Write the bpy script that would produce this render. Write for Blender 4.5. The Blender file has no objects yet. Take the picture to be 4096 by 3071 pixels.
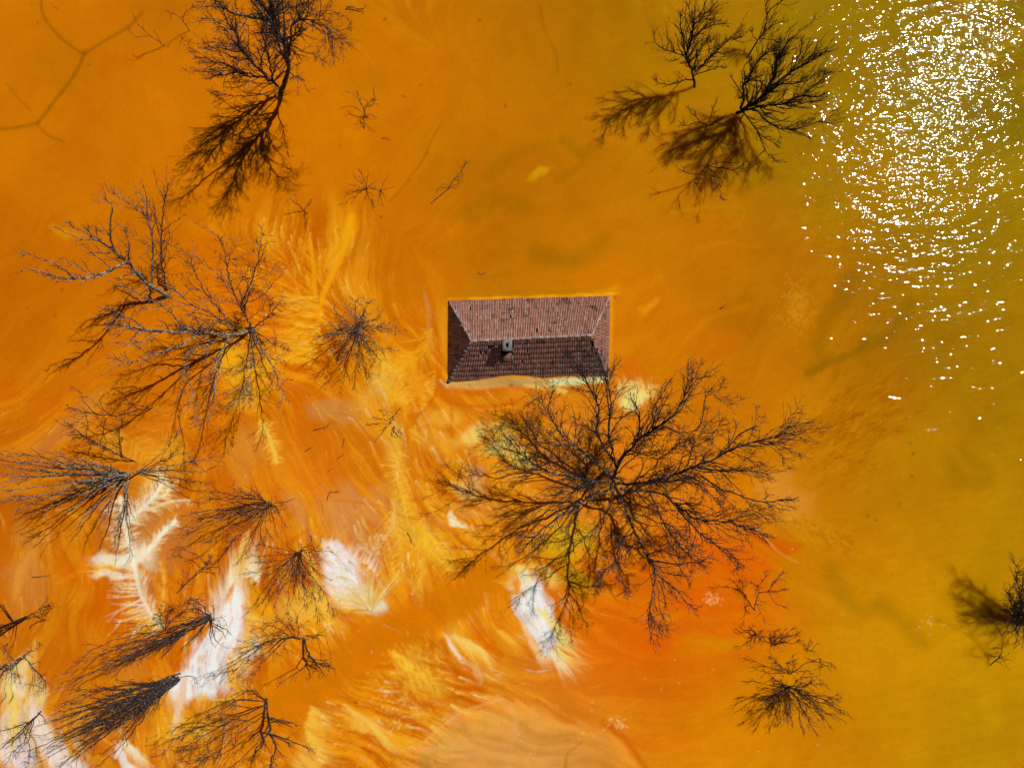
import bpy, math, random
import numpy as np
from mathutils import Vector, Matrix, Quaternion

random.seed(7)
RNG = np.random.default_rng(7)
scene = bpy.context.scene
COL = scene.collection

# ------------------------------------------------------------------ camera
W4, H4, FPX = 4096.0, 3071.0, 2730.0      # photograph size and focal length in its pixels
CAM_H = 60.0                               # flying height above the water (m)
NADIR = (2100.0, 1600.0)                   # where the plumb line meets the picture
n_c = Vector((NADIR[0] - W4 / 2, -(NADIR[1] - H4 / 2), -FPX)).normalized()
Q = n_c.rotation_difference(Vector((0, 0, -1)))
R3 = np.array(Q.to_matrix())
cam_d = bpy.data.cameras.new('camera')
cam_d.sensor_width = 36.0
cam_d.lens = 36.0 * FPX / W4
cam_d.clip_end = 20000
cam_d.clip_start = 1.0
cam = bpy.data.objects.new('camera', cam_d)
cam.location = (0, 0, CAM_H)
cam.rotation_mode = 'QUATERNION'
cam.rotation_quaternion = Q
COL.objects.link(cam)
scene.camera = cam


def at(px, py, z=0.0):
    """place of the point that is seen at (px, py) and lies at height z"""
    d = R3 @ np.array([px - W4 / 2, -(py - H4 / 2), -FPX])
    t = (z - CAM_H) / d[2]
    return np.array([d[0] * t, d[1] * t, z])


# ------------------------------------------------------------------ light
g = at(3730, 400)
view = np.array([g[0], g[1], -CAM_H]); view /= np.linalg.norm(view)
SUN = Vector((view[0], view[1], -view[2]))
elev = math.asin(SUN.z)
world = bpy.data.worlds.new('World'); scene.world = world
world.use_nodes = True
wn = world.node_tree
bg = wn.nodes['Background']
sky = wn.nodes.new('ShaderNodeTexSky')
sky.sky_type = 'NISHITA'; sky.sun_disc = False
sky.altitude = 900.0; sky.air_density = 0.55; sky.dust_density = 0.3
sky.sun_elevation = elev
sky.sun_rotation = math.atan2(SUN.x, SUN.y)
wn.links.new(sky.outputs[0], bg.inputs[0])
bg.inputs[1].default_value = 0.05
sd = bpy.data.lights.new('sun', 'SUN')
sd.energy = 5.0; sd.angle = math.radians(0.5); sd.color = (1.0, 0.965, 0.91)
so = bpy.data.objects.new('sun', sd); COL.objects.link(so)
so.rotation_mode = 'QUATERNION'; so.rotation_quaternion = SUN.to_track_quat('Z', 'Y')
so.location = (0, 0, 80)
vs = scene.view_settings
vs.view_transform = 'Standard'; vs.look = 'None'; vs.gamma = 1.0; vs.exposure = -0.58
vs.use_curve_mapping = False
scene.cycles.max_bounces = 4
scene.cycles.diffuse_bounces = 1
scene.cycles.glossy_bounces = 2
scene.cycles.transparent_max_bounces = 8
scene.cycles.sample_clamp_indirect = 4.0


# ------------------------------------------------------------------ helpers
def s2l(c):
    c = np.asarray(c, float) / 255.0
    return np.where(c <= 0.04045, c / 12.92, ((c + 0.055) / 1.055) ** 2.4)


def tag(o, label=None, cat=None, group=None, kind=None):
    if label: o['label'] = label
    if cat: o['category'] = cat
    if group: o['group'] = group
    if kind: o['kind'] = kind
    return o


def empty(name, loc=(0, 0, 0)):
    o = bpy.data.objects.new(name, None)
    o.location = loc; o.empty_display_size = 0.5
    COL.objects.link(o)
    return o


def mesh_obj(name, V, F, mat, parent=None, smooth=False):
    """V (n,3) world coordinates, F (m,4) or (m,3) or a list of both"""
    V = np.asarray(V, np.float32)
    me = bpy.data.meshes.new(name)
    fl = F if isinstance(F, list) else [F]
    fl = [np.asarray(f, np.int32) for f in fl if len(f)]
    loops = np.concatenate([f.ravel() for f in fl])
    tot = np.concatenate([np.full(len(f), f.shape[1], np.int32) for f in fl])
    start = np.concatenate([[0], np.cumsum(tot)[:-1]]).astype(np.int32)
    if parent is not None:
        V = V - np.array(parent.matrix_basis.translation, np.float32) if parent.parent is None else \
            V - np.array(parent.parent.location, np.float32) - np.array(parent.location, np.float32)
    me.vertices.add(len(V)); me.vertices.foreach_set('co', V.ravel())
    me.loops.add(len(loops)); me.loops.foreach_set('vertex_index', loops)
    me.polygons.add(len(tot))
    me.polygons.foreach_set('loop_start', start)
    me.polygons.foreach_set('loop_total', tot)
    if smooth:
        me.polygons.foreach_set('use_smooth', np.ones(len(tot), bool))
    me.update(calc_edges=True)
    me.materials.append(mat)
    o = bpy.data.objects.new(name, me)
    COL.objects.link(o)
    if parent is not None:
        o.parent = parent
    return o


class NT:
    def __init__(self, name):
        self.m = bpy.data.materials.new(name); self.m.use_nodes = True
        self.t = self.m.node_tree
        self.b = self.t.nodes['Principled BSDF']
        self.out = self.t.nodes['Material Output']

    def n(self, kind, **kw):
        x = self.t.nodes.new('ShaderNode' + kind)
        for k, v in kw.items():
            setattr(x, k, v)
        return x

    def l(self, a, b):
        self.t.links.new(a, b)

    def noise(self, vec, scale, detail=3, rough=0.55, dist=0.0):
        x = self.n('TexNoise')
        x.inputs['Scale'].default_value = scale; x.inputs['Detail'].default_value = detail
        x.inputs['Roughness'].default_value = rough; x.inputs['Distortion'].default_value = dist
        if vec is not None: self.l(vec, x.inputs['Vector'])
        return x.outputs['Fac']

    def ramp(self, fac, stops):
        x = self.n('ValToRGB')
        e = x.color_ramp.elements
        while len(e) < len(stops): e.new(0.5)
        for i, (p, c) in enumerate(stops):
            e[i].position = p
            e[i].color = (c[0], c[1], c[2], 1) if not np.isscalar(c) else (c, c, c, 1)
        self.l(fac, x.inputs[0])
        return x.outputs[0]

    def mix(self, fac, a, b, mode='MIX'):
        x = self.n('MixRGB', blend_type=mode)
        for v, i in ((fac, 0), (a, 1), (b, 2)):
            if isinstance(v, (int, float)): x.inputs[i].default_value = v if i == 0 else (v, v, v, 1)
            elif isinstance(v, (tuple, list, np.ndarray)): x.inputs[i].default_value = (*v[:3], 1)
            else: self.l(v, x.inputs[i])
        return x.outputs[0]

    def math(self, op, a, b=None, c=None, clamp=False):
        x = self.n('Math', operation=op); x.use_clamp = clamp
        for v, i in ((a, 0), (b, 1), (c, 2)):
            if v is None: continue
            if isinstance(v, (int, float)): x.inputs[i].default_value = v
            else: self.l(v, x.inputs[i])
        return x.outputs[0]

    def pos(self):
        return self.n('NewGeometry').outputs['Position']

    def bump(self, h, strength, dist):
        x = self.n('Bump')
        x.inputs['Strength'].default_value = strength; x.inputs['Distance'].default_value = dist
        self.l(h, x.inputs['Height'])
        return x.outputs[0]


# ------------------------------------------------------------------ materials
def make_mats():
    M = {}
    # mud: sediment colours are carried by the ground's own colour attribute, grain by nodes
    m = NT('tailings_mud')
    at_ = m.n('Attribute', attribute_name='mud')
    dp = m.n('Attribute', attribute_name='turbid')
    p = m.pos()
    n2 = m.noise(p, 5.0, 2, 0.65)
    kk = m.math('MULTIPLY_ADD', n2, 0.22, 0.89)
    c = m.mix(1.0, at_.outputs['Color'], kk, 'MULTIPLY')
    m.l(c, m.b.inputs['Base Color'])
    m.b.inputs['Roughness'].default_value = 0.75
    m.b.inputs['Specular IOR Level'].default_value = 0.0
    m.l(dp.outputs['Fac'], m.b.inputs['Subsurface Weight'])
    m.b.inputs['Subsurface Radius'].default_value = (1.0, 0.75, 0.35)
    m.b.inputs['Subsurface Scale'].default_value = 2.2
    M['mud'] = m.m

    # water: a clear film over the turbid mud; wind ripples only in the open part to the north-east
    def film(name, ripple):
        m = NT(name)
        m.t.nodes.remove(m.b)
        gl = m.n('BsdfGlossy'); gl.inputs['Roughness'].default_value = 0.04
        if ripple:
            p = m.pos()
            mp = m.n('Mapping'); m.l(p, mp.inputs[0])
            mp.inputs['Rotation'].default_value = (0, 0, math.radians(-14))
            mp.inputs['Scale'].default_value = (0.62, 1.35, 1)
            h = m.math('MULTIPLY_ADD', m.noise(mp.outputs[0], 0.42, 1.0), 1.0, m.noise(mp.outputs[0], 1.2, 2.0, 0.6, 0.4))
            sx = m.n('SeparateXYZ'); m.l(p, sx.inputs[0])
            e = m.math('MULTIPLY_ADD', sx.outputs[1], 0.42, sx.outputs[0])
            mr = m.n('MapRange', interpolation_type='SMOOTHSTEP')
            mr.inputs['From Min'].default_value = RIPPLE_E; mr.inputs['From Max'].default_value = 40.0
            mr.inputs['To Min'].default_value = 0.0; mr.inputs['To Max'].default_value = 1.0
            m.l(e, mr.inputs[0])
            nb = m.bump(m.math('MULTIPLY', h, mr.outputs[0]), 1.0, 0.104)
            m.l(nb, gl.inputs['Normal'])
        fr = m.n('Fresnel'); fr.inputs['IOR'].default_value = 1.333
        tr = m.n('BsdfTransparent')
        mx = m.n('MixShader')
        m.l(fr.outputs[0], mx.inputs[0]); m.l(tr.outputs[0], mx.inputs[1]); m.l(gl.outputs[0], mx.inputs[2])
        m.l(mx.outputs[0], m.out.inputs['Surface'])
        return m.m
    M['water_calm'] = film('calm_water', False)
    M['water'] = film('rippled_water', True)

    # bark of dead trees: near-black wood with pale lichen and bleached patches
    def bark(name, dark, mid, pale, lo, hi):
        m = NT(name)
        p = m.pos()
        a = m.noise(p, 2.2, 4, 0.6)
        f = m.noise(p, 5.5, 3, 0.7)
        base = m.ramp(a, [(0.35, dark), (0.65, mid)])
        lich = m.ramp(f, [(lo, 0.0), (hi, 1.0)])
        m.l(m.mix(lich, base, pale), m.b.inputs['Base Color'])
        m.b.inputs['Roughness'].default_value = 0.8
        m.b.inputs['Specular IOR Level'].default_value = 0.25
        m.l(m.bump(m.noise(p, 14, 4, 0.7), 0.7, 0.03), m.b.inputs['Normal'])
        return m.m
    M['bark'] = bark('dead_bark', (0.016, 0.012, 0.010), (0.045, 0.034, 0.030), (0.34, 0.28, 0.25), 0.53, 0.66)
    M['bark_dark'] = bark('wet_dark_bark', (0.008, 0.006, 0.005), (0.025, 0.018, 0.015), (0.22, 0.19, 0.17), 0.62, 0.74)
    M['bark_pale'] = bark('lichen_bark', (0.035, 0.027, 0.022), (0.15, 0.12, 0.095), (0.50, 0.42, 0.33), 0.46, 0.58)
    M['twig'] = bark('dead_twig', (0.016, 0.011, 0.009), (0.075, 0.046, 0.036), (0.36, 0.29, 0.26), 0.58, 0.72)

    # roof tiles
    def tile_mat(name, base_stops, grime, lichen=True):
        m = NT(name)
        at_ = m.n('Attribute', attribute_name='rnd')
        oi = m.n('ObjectInfo')
        r = m.math('FRACT', m.math('ADD', at_.outputs['Fac'], oi.outputs['Random']))
        p = m.pos()
        base = m.ramp(r, base_stops)
        g1 = m.noise(p, 0.9, 4, 0.65, 0.4)
        gm = m.ramp(g1, [(0.56, 0.0), (0.66, 1.0)])
        c = m.mix(m.math('MULTIPLY', gm, 0.85), base, grime)
        g2 = m.noise(p, 7.0, 3, 0.6)
        c = m.mix(m.ramp(g2, [(0.35, 0.25), (0.55, 0.0)]), c, grime)
        if lichen:
            v = m.n('TexVoronoi'); v.inputs['Scale'].default_value = 2.3
            m.l(p, v.inputs['Vector'])
            spot = m.ramp(v.outputs['Distance'], [(0.16, 1.0), (0.24, 0.0)])
            pick = m.ramp(m.noise(p, 1.9, 2), [(0.53, 0.0), (0.57, 1.0)])
            c = m.mix(m.math('MULTIPLY', spot, pick), c, (0.62, 0.60, 0.56))
        m.l(c, m.b.inputs['Base Color'])
        m.b.inputs['Roughness'].default_value = 0.85
        m.b.inputs['Specular IOR Level'].default_value = 0.2
        m.l(m.bump(m.noise(p, 30, 3), 0.4, 0.01), m.b.inputs['Normal'])
        return m.m
    M['tile'] = tile_mat('clay_tile', [(0.0, (0.38, 0.165, 0.115)), (0.35, (0.62, 0.31, 0.225)),
                                      (0.7, (0.52, 0.24, 0.165)), (1.0, (0.70, 0.41, 0.32))], (0.11, 0.075, 0.065))
    M['cap'] = tile_mat('mortared_cap_tile', [(0.0, (0.34, 0.20, 0.16)), (0.6, (0.42, 0.27, 0.22)), (1.0, (0.50, 0.42, 0.38))], (0.16, 0.13, 0.12))
    m = NT('roof_void'); m.b.inputs['Base Color'].default_value = (0.018, 0.012, 0.010, 1)  # near-black colour puts in the shade of gaps and hollows
    m.b.inputs['Roughness'].default_value = 1.0
    M['void'] = m.m
    m = NT('weathered_concrete'); p = m.pos()
    m.l(m.ramp(m.noise(p, 3.5, 5, 0.7), [(0.3, (0.10, 0.10, 0.085)), (0.5, (0.20, 0.195, 0.17)), (0.72, (0.36, 0.36, 0.35))]),
        m.b.inputs['Base Color'])
    m.b.inputs['Roughness'].default_value = 0.9
    m.l(m.bump(m.noise(p, 16, 4), 0.6, 0.03), m.b.inputs['Normal'])
    M['concrete'] = m.m
    m = NT('red_brick'); p = m.pos()
    m.l(m.ramp(m.noise(p, 6, 4), [(0.35, (0.16, 0.06, 0.04)), (0.65, (0.30, 0.12, 0.075))]), m.b.inputs['Base Color'])
    m.b.inputs['Roughness'].default_value = 0.9
    M['brick'] = m.m
    m = NT('rusted_sheet'); p = m.pos()
    m.l(m.ramp(m.noise(p, 3, 4), [(0.35, (0.10, 0.04, 0.03)), (0.65, (0.24, 0.10, 0.065))]), m.b.inputs['Base Color'])
    m.b.inputs['Roughness'].default_value = 0.6
    M['rust'] = m.m
    return M


RIPPLE_E = 14.0                            # ripples start on the line x + 0.42 y = RIPPLE_E
M = make_mats()

# ------------------------------------------------------------------ the ground (tailings mud)
CELL = 0.11
X0, X1, Y0, Y1 = -52.0, 52.0, -41.0, 41.0
xs = np.arange(X0, X1, CELL); ys = np.arange(Y0, Y1, CELL)
NX, NY = len(xs), len(ys)
GX, GY = np.meshgrid(xs, ys)


def project(X, Y, Z=0.0):
    d = np.stack([X, Y, np.zeros_like(X) + Z - CAM_H], -1) @ R3      # world -> camera
    return W4 / 2 + FPX * d[..., 0] / -d[..., 2], H4 / 2 - FPX * d[..., 1] / -d[..., 2]


PX, PY = project(GX, GY)
CPX = CELL / (CAM_H / FPX)                 # photo pixels per ground cell
_tab = RNG.random((256, 256)).astype(np.float32)


def vnoise(x, y, seed=0):
    xi = np.floor(x).astype(np.int32); yi = np.floor(y).astype(np.int32)
    fx = (x - xi).astype(np.float32); fy = (y - yi).astype(np.float32)
    fx = fx * fx * (3 - 2 * fx); fy = fy * fy * (3 - 2 * fy)
    ox, oy = (seed * 37) % 256, (seed * 91) % 256
    a = (xi + ox) & 255; b = (a + 1) & 255; c = (yi + oy) & 255; d = (c + 1) & 255
    return (_tab[c, a] * (1 - fx) + _tab[c, b] * fx) * (1 - fy) + (_tab[d, a] * (1 - fx) + _tab[d, b] * fx) * fy


def fbm(x, y, seed=0, oct=4, gain=0.5):
    s = 0.0; amp = 1.0; tot = 0.0
    for i in range(oct):
        s = s + amp * (vnoise(x * 2 ** i, y * 2 ** i, seed + i * 11) - 0.5); tot += amp; amp *= gain
    return s / tot * 2                     # about -1..1


def sstep(a, b, x):
    t = np.clip((x - a) / (b - a), 0, 1)
    return t * t * (3 - 2 * t)


WXP = PX + 70 * fbm(PX / 230, PY / 230, 1) + 22 * fbm(PX / 60, PY / 60, 2, 3)
WYP = PY + 70 * fbm(PX / 230, PY / 230, 3) + 22 * fbm(PX / 60, PY / 60, 4, 3)

# sediment colours read off at these places
BASE = [
 (100,100,203,115,0),(500,600,205,115,2),(1200,700,210,118,0),(1700,300,200,115,0),(2200,100,185,112,0),(2600,100,178,122,0),
 (2900,300,178,126,0),(3300,300,166,122,0),(3700,300,150,114,0),(4050,300,146,114,0),(3300,700,182,128,0),(3900,900,166,122,0),
 (2300,700,200,118,0),(2700,600,196,124,0),(2100,900,188,110,0),(2700,1100,195,115,0),(3100,1200,192,114,0),(3500,1300,180,118,0),
 (4000,1300,178,124,0),(3400,1700,188,114,0),(3700,1900,200,132,0),(4050,1800,182,124,0),(3300,2000,207,128,8),(3400,2300,210,134,0),
 (3700,2400,206,136,0),(4000,2300,192,134,0),(3200,2900,210,128,0),(3600,2700,206,138,0),(4000,2900,200,140,0),(3800,2500,212,148,0),
 (2900,2900,215,132,0),(2600,2500,222,108,0),(2600,2700,222,110,3),(2900,2400,224,106,0),(2000,3000,216,130,40),(2300,2900,214,126,30),
 (1500,2900,222,126,12),(1800,2700,222,126,8),(1700,2400,222,130,0),(1400,2700,220,126,0),(1100,2900,217,116,0),(1200,2300,208,107,0),
 (1500,2000,220,122,12),(1300,1800,222,126,14),(1250,2050,216,122,26),(1700,1900,222,134,16),(1900,1900,225,135,20),(2300,1750,222,131,22),
 (2500,1900,220,126,18),(3000,1600,205,116,0),(2700,1400,206,117,0),(2600,1300,210,121,0),(1600,1400,216,126,4),(1700,1150,206,117,0),
 (1300,1150,216,121,4),(1100,1400,225,121,0),(700,1400,215,116,0),(200,1200,196,106,0),(200,1500,206,113,0),(100,1900,201,102,0),
 (400,1700,206,115,14),(300,2400,206,110,0),(500,2500,206,102,0),(100,2200,202,112,12),(150,2500,202,110,10),(300,2700,206,106,0),
 (600,2900,216,126,20),(900,2000,206,106,0),(900,2300,206,102,0),(100,2900,216,140,34),
]
B = np.array(BASE, float)
num = np.zeros((NY, NX, 3), np.float32); den = np.full((NY, NX), 1e-9, np.float32)
for px, py, r_, g_, b_ in B:
    sg = 190.0
    w = np.exp(-((WXP - px) ** 2 + (WYP - py) ** 2) / (2 * sg * sg)).astype(np.float32) + \
        1e-3 / (1 + ((PX - px) ** 2 + (PY - py) ** 2) / 9e4).astype(np.float32)
    num += w[..., None] * s2l((r_, g_, b_)).astype(np.float32); den += w
C = num / den[..., None]
Z = np.full((NY, NX), -0.10, np.float32)   # bed just under the water film
OLIVE = sstep(2150, 2950, PX - 0.75 * (PY - 500))     # open, turbid water to the north-east
OLIVE = np.maximum(OLIVE, sstep(2950, 3800, PX))


def window(x0, y0, x1, y1, pad=0):
    P = np.array([at(x, y)[:2] for x in (x0, x1) for y in (y0, y1)])
    i0 = int((P[:, 0].min() - X0) / CELL) - pad; i1 = int((P[:, 0].max() - X0) / CELL) + pad + 2
    j0 = int((P[:, 1].min() - Y0) / CELL) - pad; j1 = int((P[:, 1].max() - Y0) / CELL) + pad + 2
    i0, i1 = max(i0, 0), min(i1, NX); j0, j1 = max(j0, 0), min(j1, NY)
    return slice(j0, max(j1, j0)), slice(i0, max(i1, i0))


def blob(px, py, rx, ry, ang, col, st=0.9, soft=0.5, dz=0.0, warp=1.0, streak=1.0):
    R = max(rx, ry) * 1.6 + 90
    w = window(px - R, py - R, px + R, py + R)
    if C[w].size == 0: return
    X = PX[w] + warp * (WXP[w] - PX[w]) - px; Y = PY[w] + warp * (WYP[w] - PY[w]) - py
    c, s = math.cos(math.radians(ang)), math.sin(math.radians(ang))
    e = np.sqrt(((X * c + Y * s) / rx) ** 2 + ((-X * s + Y * c) / ry) ** 2)
    e = e + streak * (.13 * LB[w] + .05 * LA[w])
    a = sstep(1 + soft, 1 - soft, e) * st
    C[w] += (s2l(col).astype(np.float32) - C[w]) * a[..., None].astype(np.float32)
    if dz: Z[w] += (dz * sstep(1.3, 0.4, e)).astype(np.float32)


def togrid(P):
    return np.array([((at(x, y)[0] - X0) / CELL, (at(x, y)[1] - Y0) / CELL) for x, y in P])


def stroke(P, w0, w1, col, a0, a1=None, soft=0.5, dz=0.0):
    """a tapered soft streak of sediment along points P"""
    a1 = a0 if a1 is None else a1
    Gp = togrid(P)
    w0 /= CPX; w1 /= CPX
    pad = max(w0, w1) * (1 + soft) + 1.5
    i0, j0 = np.floor(Gp.min(0) - pad).astype(int); i1, j1 = np.ceil(Gp.max(0) + pad).astype(int) + 1
    i0, j0 = max(i0, 0), max(j0, 0); i1, j1 = min(i1, NX), min(j1, NY)
    if i1 <= i0 or j1 <= j0: return
    XX, YY = np.meshgrid(np.arange(i0, i1), np.arange(j0, j1))
    best = np.full(XX.shape, 1e9); bt = np.zeros(XX.shape)
    n = len(Gp) - 1
    for k in range(n):
        a = Gp[k]; d = Gp[k + 1] - a; L2 = d @ d + 1e-9
        t = np.clip(((XX - a[0]) * d[0] + (YY - a[1]) * d[1]) / L2, 0, 1)
        q = (XX - a[0] - t * d[0]) ** 2 + (YY - a[1] - t * d[1]) ** 2
        m = q < best
        best = np.where(m, q, best); bt = np.where(m, (k + t) / n, bt)
    best = np.sqrt(best)
    wd = w0 + (w1 - w0) * bt
    cov = np.minimum(1, wd / 0.55); wd = np.maximum(wd, 0.55)
    al = sstep(wd * (1 + soft) + 0.25, wd * (1 - soft), best) * (a0 + (a1 - a0) * bt) * cov
    sl = (slice(j0, j1), slice(i0, i1))
    C[sl] += (s2l(col).astype(np.float32) - C[sl]) * al[..., None].astype(np.float32)
    if dz: Z[sl] += (dz * al).astype(np.float32)


def curve(P, n=24, jit=0.0):
    """Catmull-Rom through P"""
    P = np.asarray(P, float)
    if len(P) == 2: P = np.array([P[0], (P[0] * 2 + P[1]) / 3, (P[0] + 2 * P[1]) / 3, P[1]])
    Q_ = np.vstack([2 * P[0] - P[1], P, 2 * P[-1] - P[-2]])
    out = []
    m = len(P) - 1
    for s in np.linspace(0, m - 1e-6, n):
        i = int(s); t = s - i
        p0, p1, p2, p3 = Q_[i], Q_[i + 1], Q_[i + 2], Q_[i + 3]
        out.append(0.5 * (2 * p1 + (p2 - p0) * t + (2 * p0 - 5 * p1 + 4 * p2 - p3) * t * t + (3 * p1 - p0 - 3 * p2 + p3) * t ** 3))
    out = np.array(out)
    if jit: out[1:-1] += RNG.normal(0, jit, out[1:-1].shape)
    return out


def feather(P, L, ang, step, col, a, side=(1, -1), w=4.0, curl=0.5, sub=2, grow=0.6, spine=None):
    """dendritic sediment plume: barbs leaving a spine, each with smaller barbs"""
    S = curve(P, 40); step = step * 1.9; w = w * .75
    d = np.gradient(S, axis=0); d /= np.linalg.norm(d, axis=1)[:, None] + 1e-9
    arc = np.concatenate([[0], np.cumsum(np.linalg.norm(np.diff(S, axis=0), axis=1))])
    if spine: stroke(S[::3], spine, spine * 0.6, col, a, a)
    for sd_ in side:
        s = RNG.uniform(0, step)
        while s < arc[-1]:
            i = int(np.searchsorted(arc, s)) ; i = min(i, 39)
            f = s / arc[-1]
            ln = L * RNG.uniform(0.45, 1.1) * (1 - grow * f if grow > 0 else 1 + grow * (1 - f))
            th = math.atan2(d[i, 1], d[i, 0]) + sd_ * math.radians(ang + RNG.normal(0, 7))
            pts = [S[i]]; t_ = th
            for q in range(6):
                pts.append(pts[-1] + ln / 6 * np.array([math.cos(t_), math.sin(t_)]))
                t_ += sd_ * curl / 6 * RNG.uniform(-0.4, 1.2)
            al = a * RNG.uniform(0.45, 1.0)
            stroke(pts, w, w * 0.35, col, al, al * 0.35, 0.6)
            for q in range(sub):
                k = RNG.integers(1, 6); s2 = RNG.choice((-1, 1))
                t2 = th + s2 * math.radians(RNG.uniform(18, 38)); l2 = ln * RNG.uniform(0.2, 0.4)
                e = pts[k] + l2 * np.array([math.cos(t2), math.sin(t2)])
                stroke([pts[k], (pts[k] + e) / 2 + RNG.normal(0, 2, 2), e], w * 0.6, w * 0.25, col, al * 0.8, al * 0.25, 0.6)
            s += step * RNG.uniform(0.5, 1.5)


def paint_ground():
    # ---- flow streaks: noise dragged along the direction in which the tailings ran
    FLOW = [(300,300,1,.2),(1200,300,.6,.5),(2200,300,.3,1),(3300,300,1,-.15),(3900,900,1,-.2),(300,1200,.7,-.7),(300,1700,.8,-.55),
            (900,1300,.9,.2),(1300,1000,-.35,1),(1200,1350,1,.25),(1550,1450,.7,.7),(1450,1650,.9,.35),(1700,1400,.1,1),(1650,1800,.05,1),
            (1650,2150,.25,1),(1850,1750,.5,.9),(1900,1950,.9,.3),(1500,2100,.6,.8),(1250,2050,.45,.9),(1050,1800,.3,1),(900,2200,.1,1),
            (900,2600,-.4,.9),(450,2300,.3,1),(300,2600,-.35,1),(100,2500,-.2,1),(150,2900,.25,1),(600,2950,.5,.8),(1300,2450,.35,.9),
            (1500,2600,.8,-.55),(1700,2700,.45,.9),(1350,2900,.8,.6),(1800,2600,.5,.85),(2100,2500,.55,.8),(2000,2900,.9,-.2),(2300,2950,.8,.3),
            (2600,2600,.9,.15),(2500,1700,.6,.5),(2700,1300,.9,-.4),(2900,1500,.6,-.7),(3300,1700,.85,-.5),(3300,1300,.6,-.8),(3300,2400,.8,.5),
            (3700,2600,.9,.4),(3100,2900,.9,-.3),(2200,900,.95,-.2),(1800,700,.5,-.85),(2100,1600,1,0)]
    fx = np.zeros((NY, NX)); fy = np.zeros((NY, NX))
    for px, py, dx, dy in FLOW:
        w = np.exp(-((WXP - px) ** 2 + (WYP - py) ** 2) / (2 * 170.0 ** 2)) + 1e-4 / (1 + ((PX - px) ** 2 + (PY - py) ** 2) / 1e5)
        l = math.hypot(dx, dy); fx += w * dx / l; fy += w * dy / l
    tw = 0.9 * fbm(PX / 150, PY / 150, 21, 3)
    l = np.hypot(fx, fy) + 1e-9; fx /= l; fy /= l
    fx, fy = fx * np.cos(tw) - fy * np.sin(tw), fx * np.sin(tw) + fy * np.cos(tw)
    fy = -fy                                # picture y runs down, ground y runs up
    jj, ii = np.meshgrid(np.arange(NY), np.arange(NX), indexing='ij')

    def lic(img, n):
        acc = img.copy(); tot = 1.0
        for s in (1, -1):
            x = ii.astype(np.float32); y = jj.astype(np.float32)
            for k in range(n):
                a = np.clip(x, 0, NX - 1).astype(np.int32); b = np.clip(y, 0, NY - 1).astype(np.int32)
                x = x + s * fx[b, a]; y = y + s * fy[b, a]
                a = np.clip(x, 0, NX - 1).astype(np.int32); b = np.clip(y, 0, NY - 1).astype(np.int32)
                acc += img[b, a]; tot += 1
        return acc / tot
    n0 = RNG.random((NY, NX)).astype(np.float32) - 0.5
    la = lic(n0, 18); la /= la.std()
    lb = lic((fbm(PX / 26, PY / 26, 31, 2)).astype(np.float32), 26); lb /= lb.std()
    lc = lic((fbm(PX / 80, PY / 80, 41, 2)).astype(np.float32), 30); lc /= lc.std()
    lic_ = 0.35 * la + 0.65 * lb + 0.55 * lc
    AMP = [(300,300,.05),(1200,500,.07),(2200,400,.08),(3300,400,.05),(3900,900,.05),(300,1200,.13),(400,1700,.45),(700,1300,.22),(1250,1150,.8),
           (1150,1350,.8),(1600,1400,.6),(1700,1100,.22),(1500,1600,.7),(1300,1850,.35),(1650,1900,.75),(1900,1800,.6),(1450,2100,.7),(1700,2200,1.0),(1780,2320,.9),(1560,2330,.8),
           (1100,1700,.5),(900,2100,.5),(500,2200,.6),(200,2400,.45),(400,2600,.3),(850,2600,.7),(200,2900,.8),(700,2950,.7),(1300,2450,1.1),(1220,2550,.9),
           (1500,2580,.08),(1200,2800,.15),(1800,2400,.2),(1650,2750,1.2),(1500,2780,1.0),(1350,2950,1.1),(1800,2600,.9),(1220,2950,.9),(2000,2600,.5),(2050,2950,.35),(2350,2950,.35),(2600,2600,.18),
           (2300,1650,.4),(2500,1900,.14),(2300,2250,.6),(2700,1350,.16),(3000,1500,.12),(3350,1700,.25),(3300,1250,.14),(2600,1050,.10),(2900,800,.06),(2400,1250,.14),(3200,2100,.2),(3300,2400,.25),
           (3800,2000,.06),(3700,2600,.06),(3100,2900,.15),(2300,900,.10),(1900,900,.14),(4000,1400,.06)]
    an = np.zeros((NY, NX)); ad = np.full((NY, NX), 1e-9)
    for px, py, v in AMP:
        w = np.exp(-((WXP - px) ** 2 + (WYP - py) ** 2) / (2 * 150.0 ** 2)) + 1e-5
        an += w * v; ad += w
    amp = np.clip(an / ad, 0, 1) ** 1.3
    cloud = fbm(PX / 330, PY / 330, 51, 5)
    # broad drifts
    bl_ = sstep(.12, .5, fbm(WXP / 170, WYP / 120, 57, 4)) * (1 - np.clip(amp * 3, 0, 1))
    C[:] += (C * np.array([.90, .86, .8], np.float32) - C) * (.35 * bl_)[..., None].astype(np.float32)
    bl_ = sstep(.15, .5, fbm(WXP / 110, WYP / 140, 63, 4)) * (1 - np.clip(amp * 3, 0, 1))
    C[:] += (C * np.array([1.05, 1.14, 1.0], np.float32) - C) * (.5 * bl_)[..., None].astype(np.float32)
    k = np.clip(0.14 * cloud, -0.2, 0.2)
    C[:] *= (1 + k)[..., None]
    sh = np.tanh(lic_ * 1.1)
    up = np.clip(sh * 0.72, 0, 1) * amp; dn = np.clip(-sh * 0.72, 0, 1) * amp
    C[:] += (s2l((240, 166, 30)).astype(np.float32) - C) * np.clip(up, 0, .8)[..., None].astype(np.float32)
    C[:] += (s2l((194, 84, 0)).astype(np.float32) - C) * np.clip(dn, 0, .75)[..., None].astype(np.float32)
    Z[:] += (0.012 * lic_ * amp).astype(np.float32)
    return lic_, amp, lb, la, fx, -fy


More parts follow.
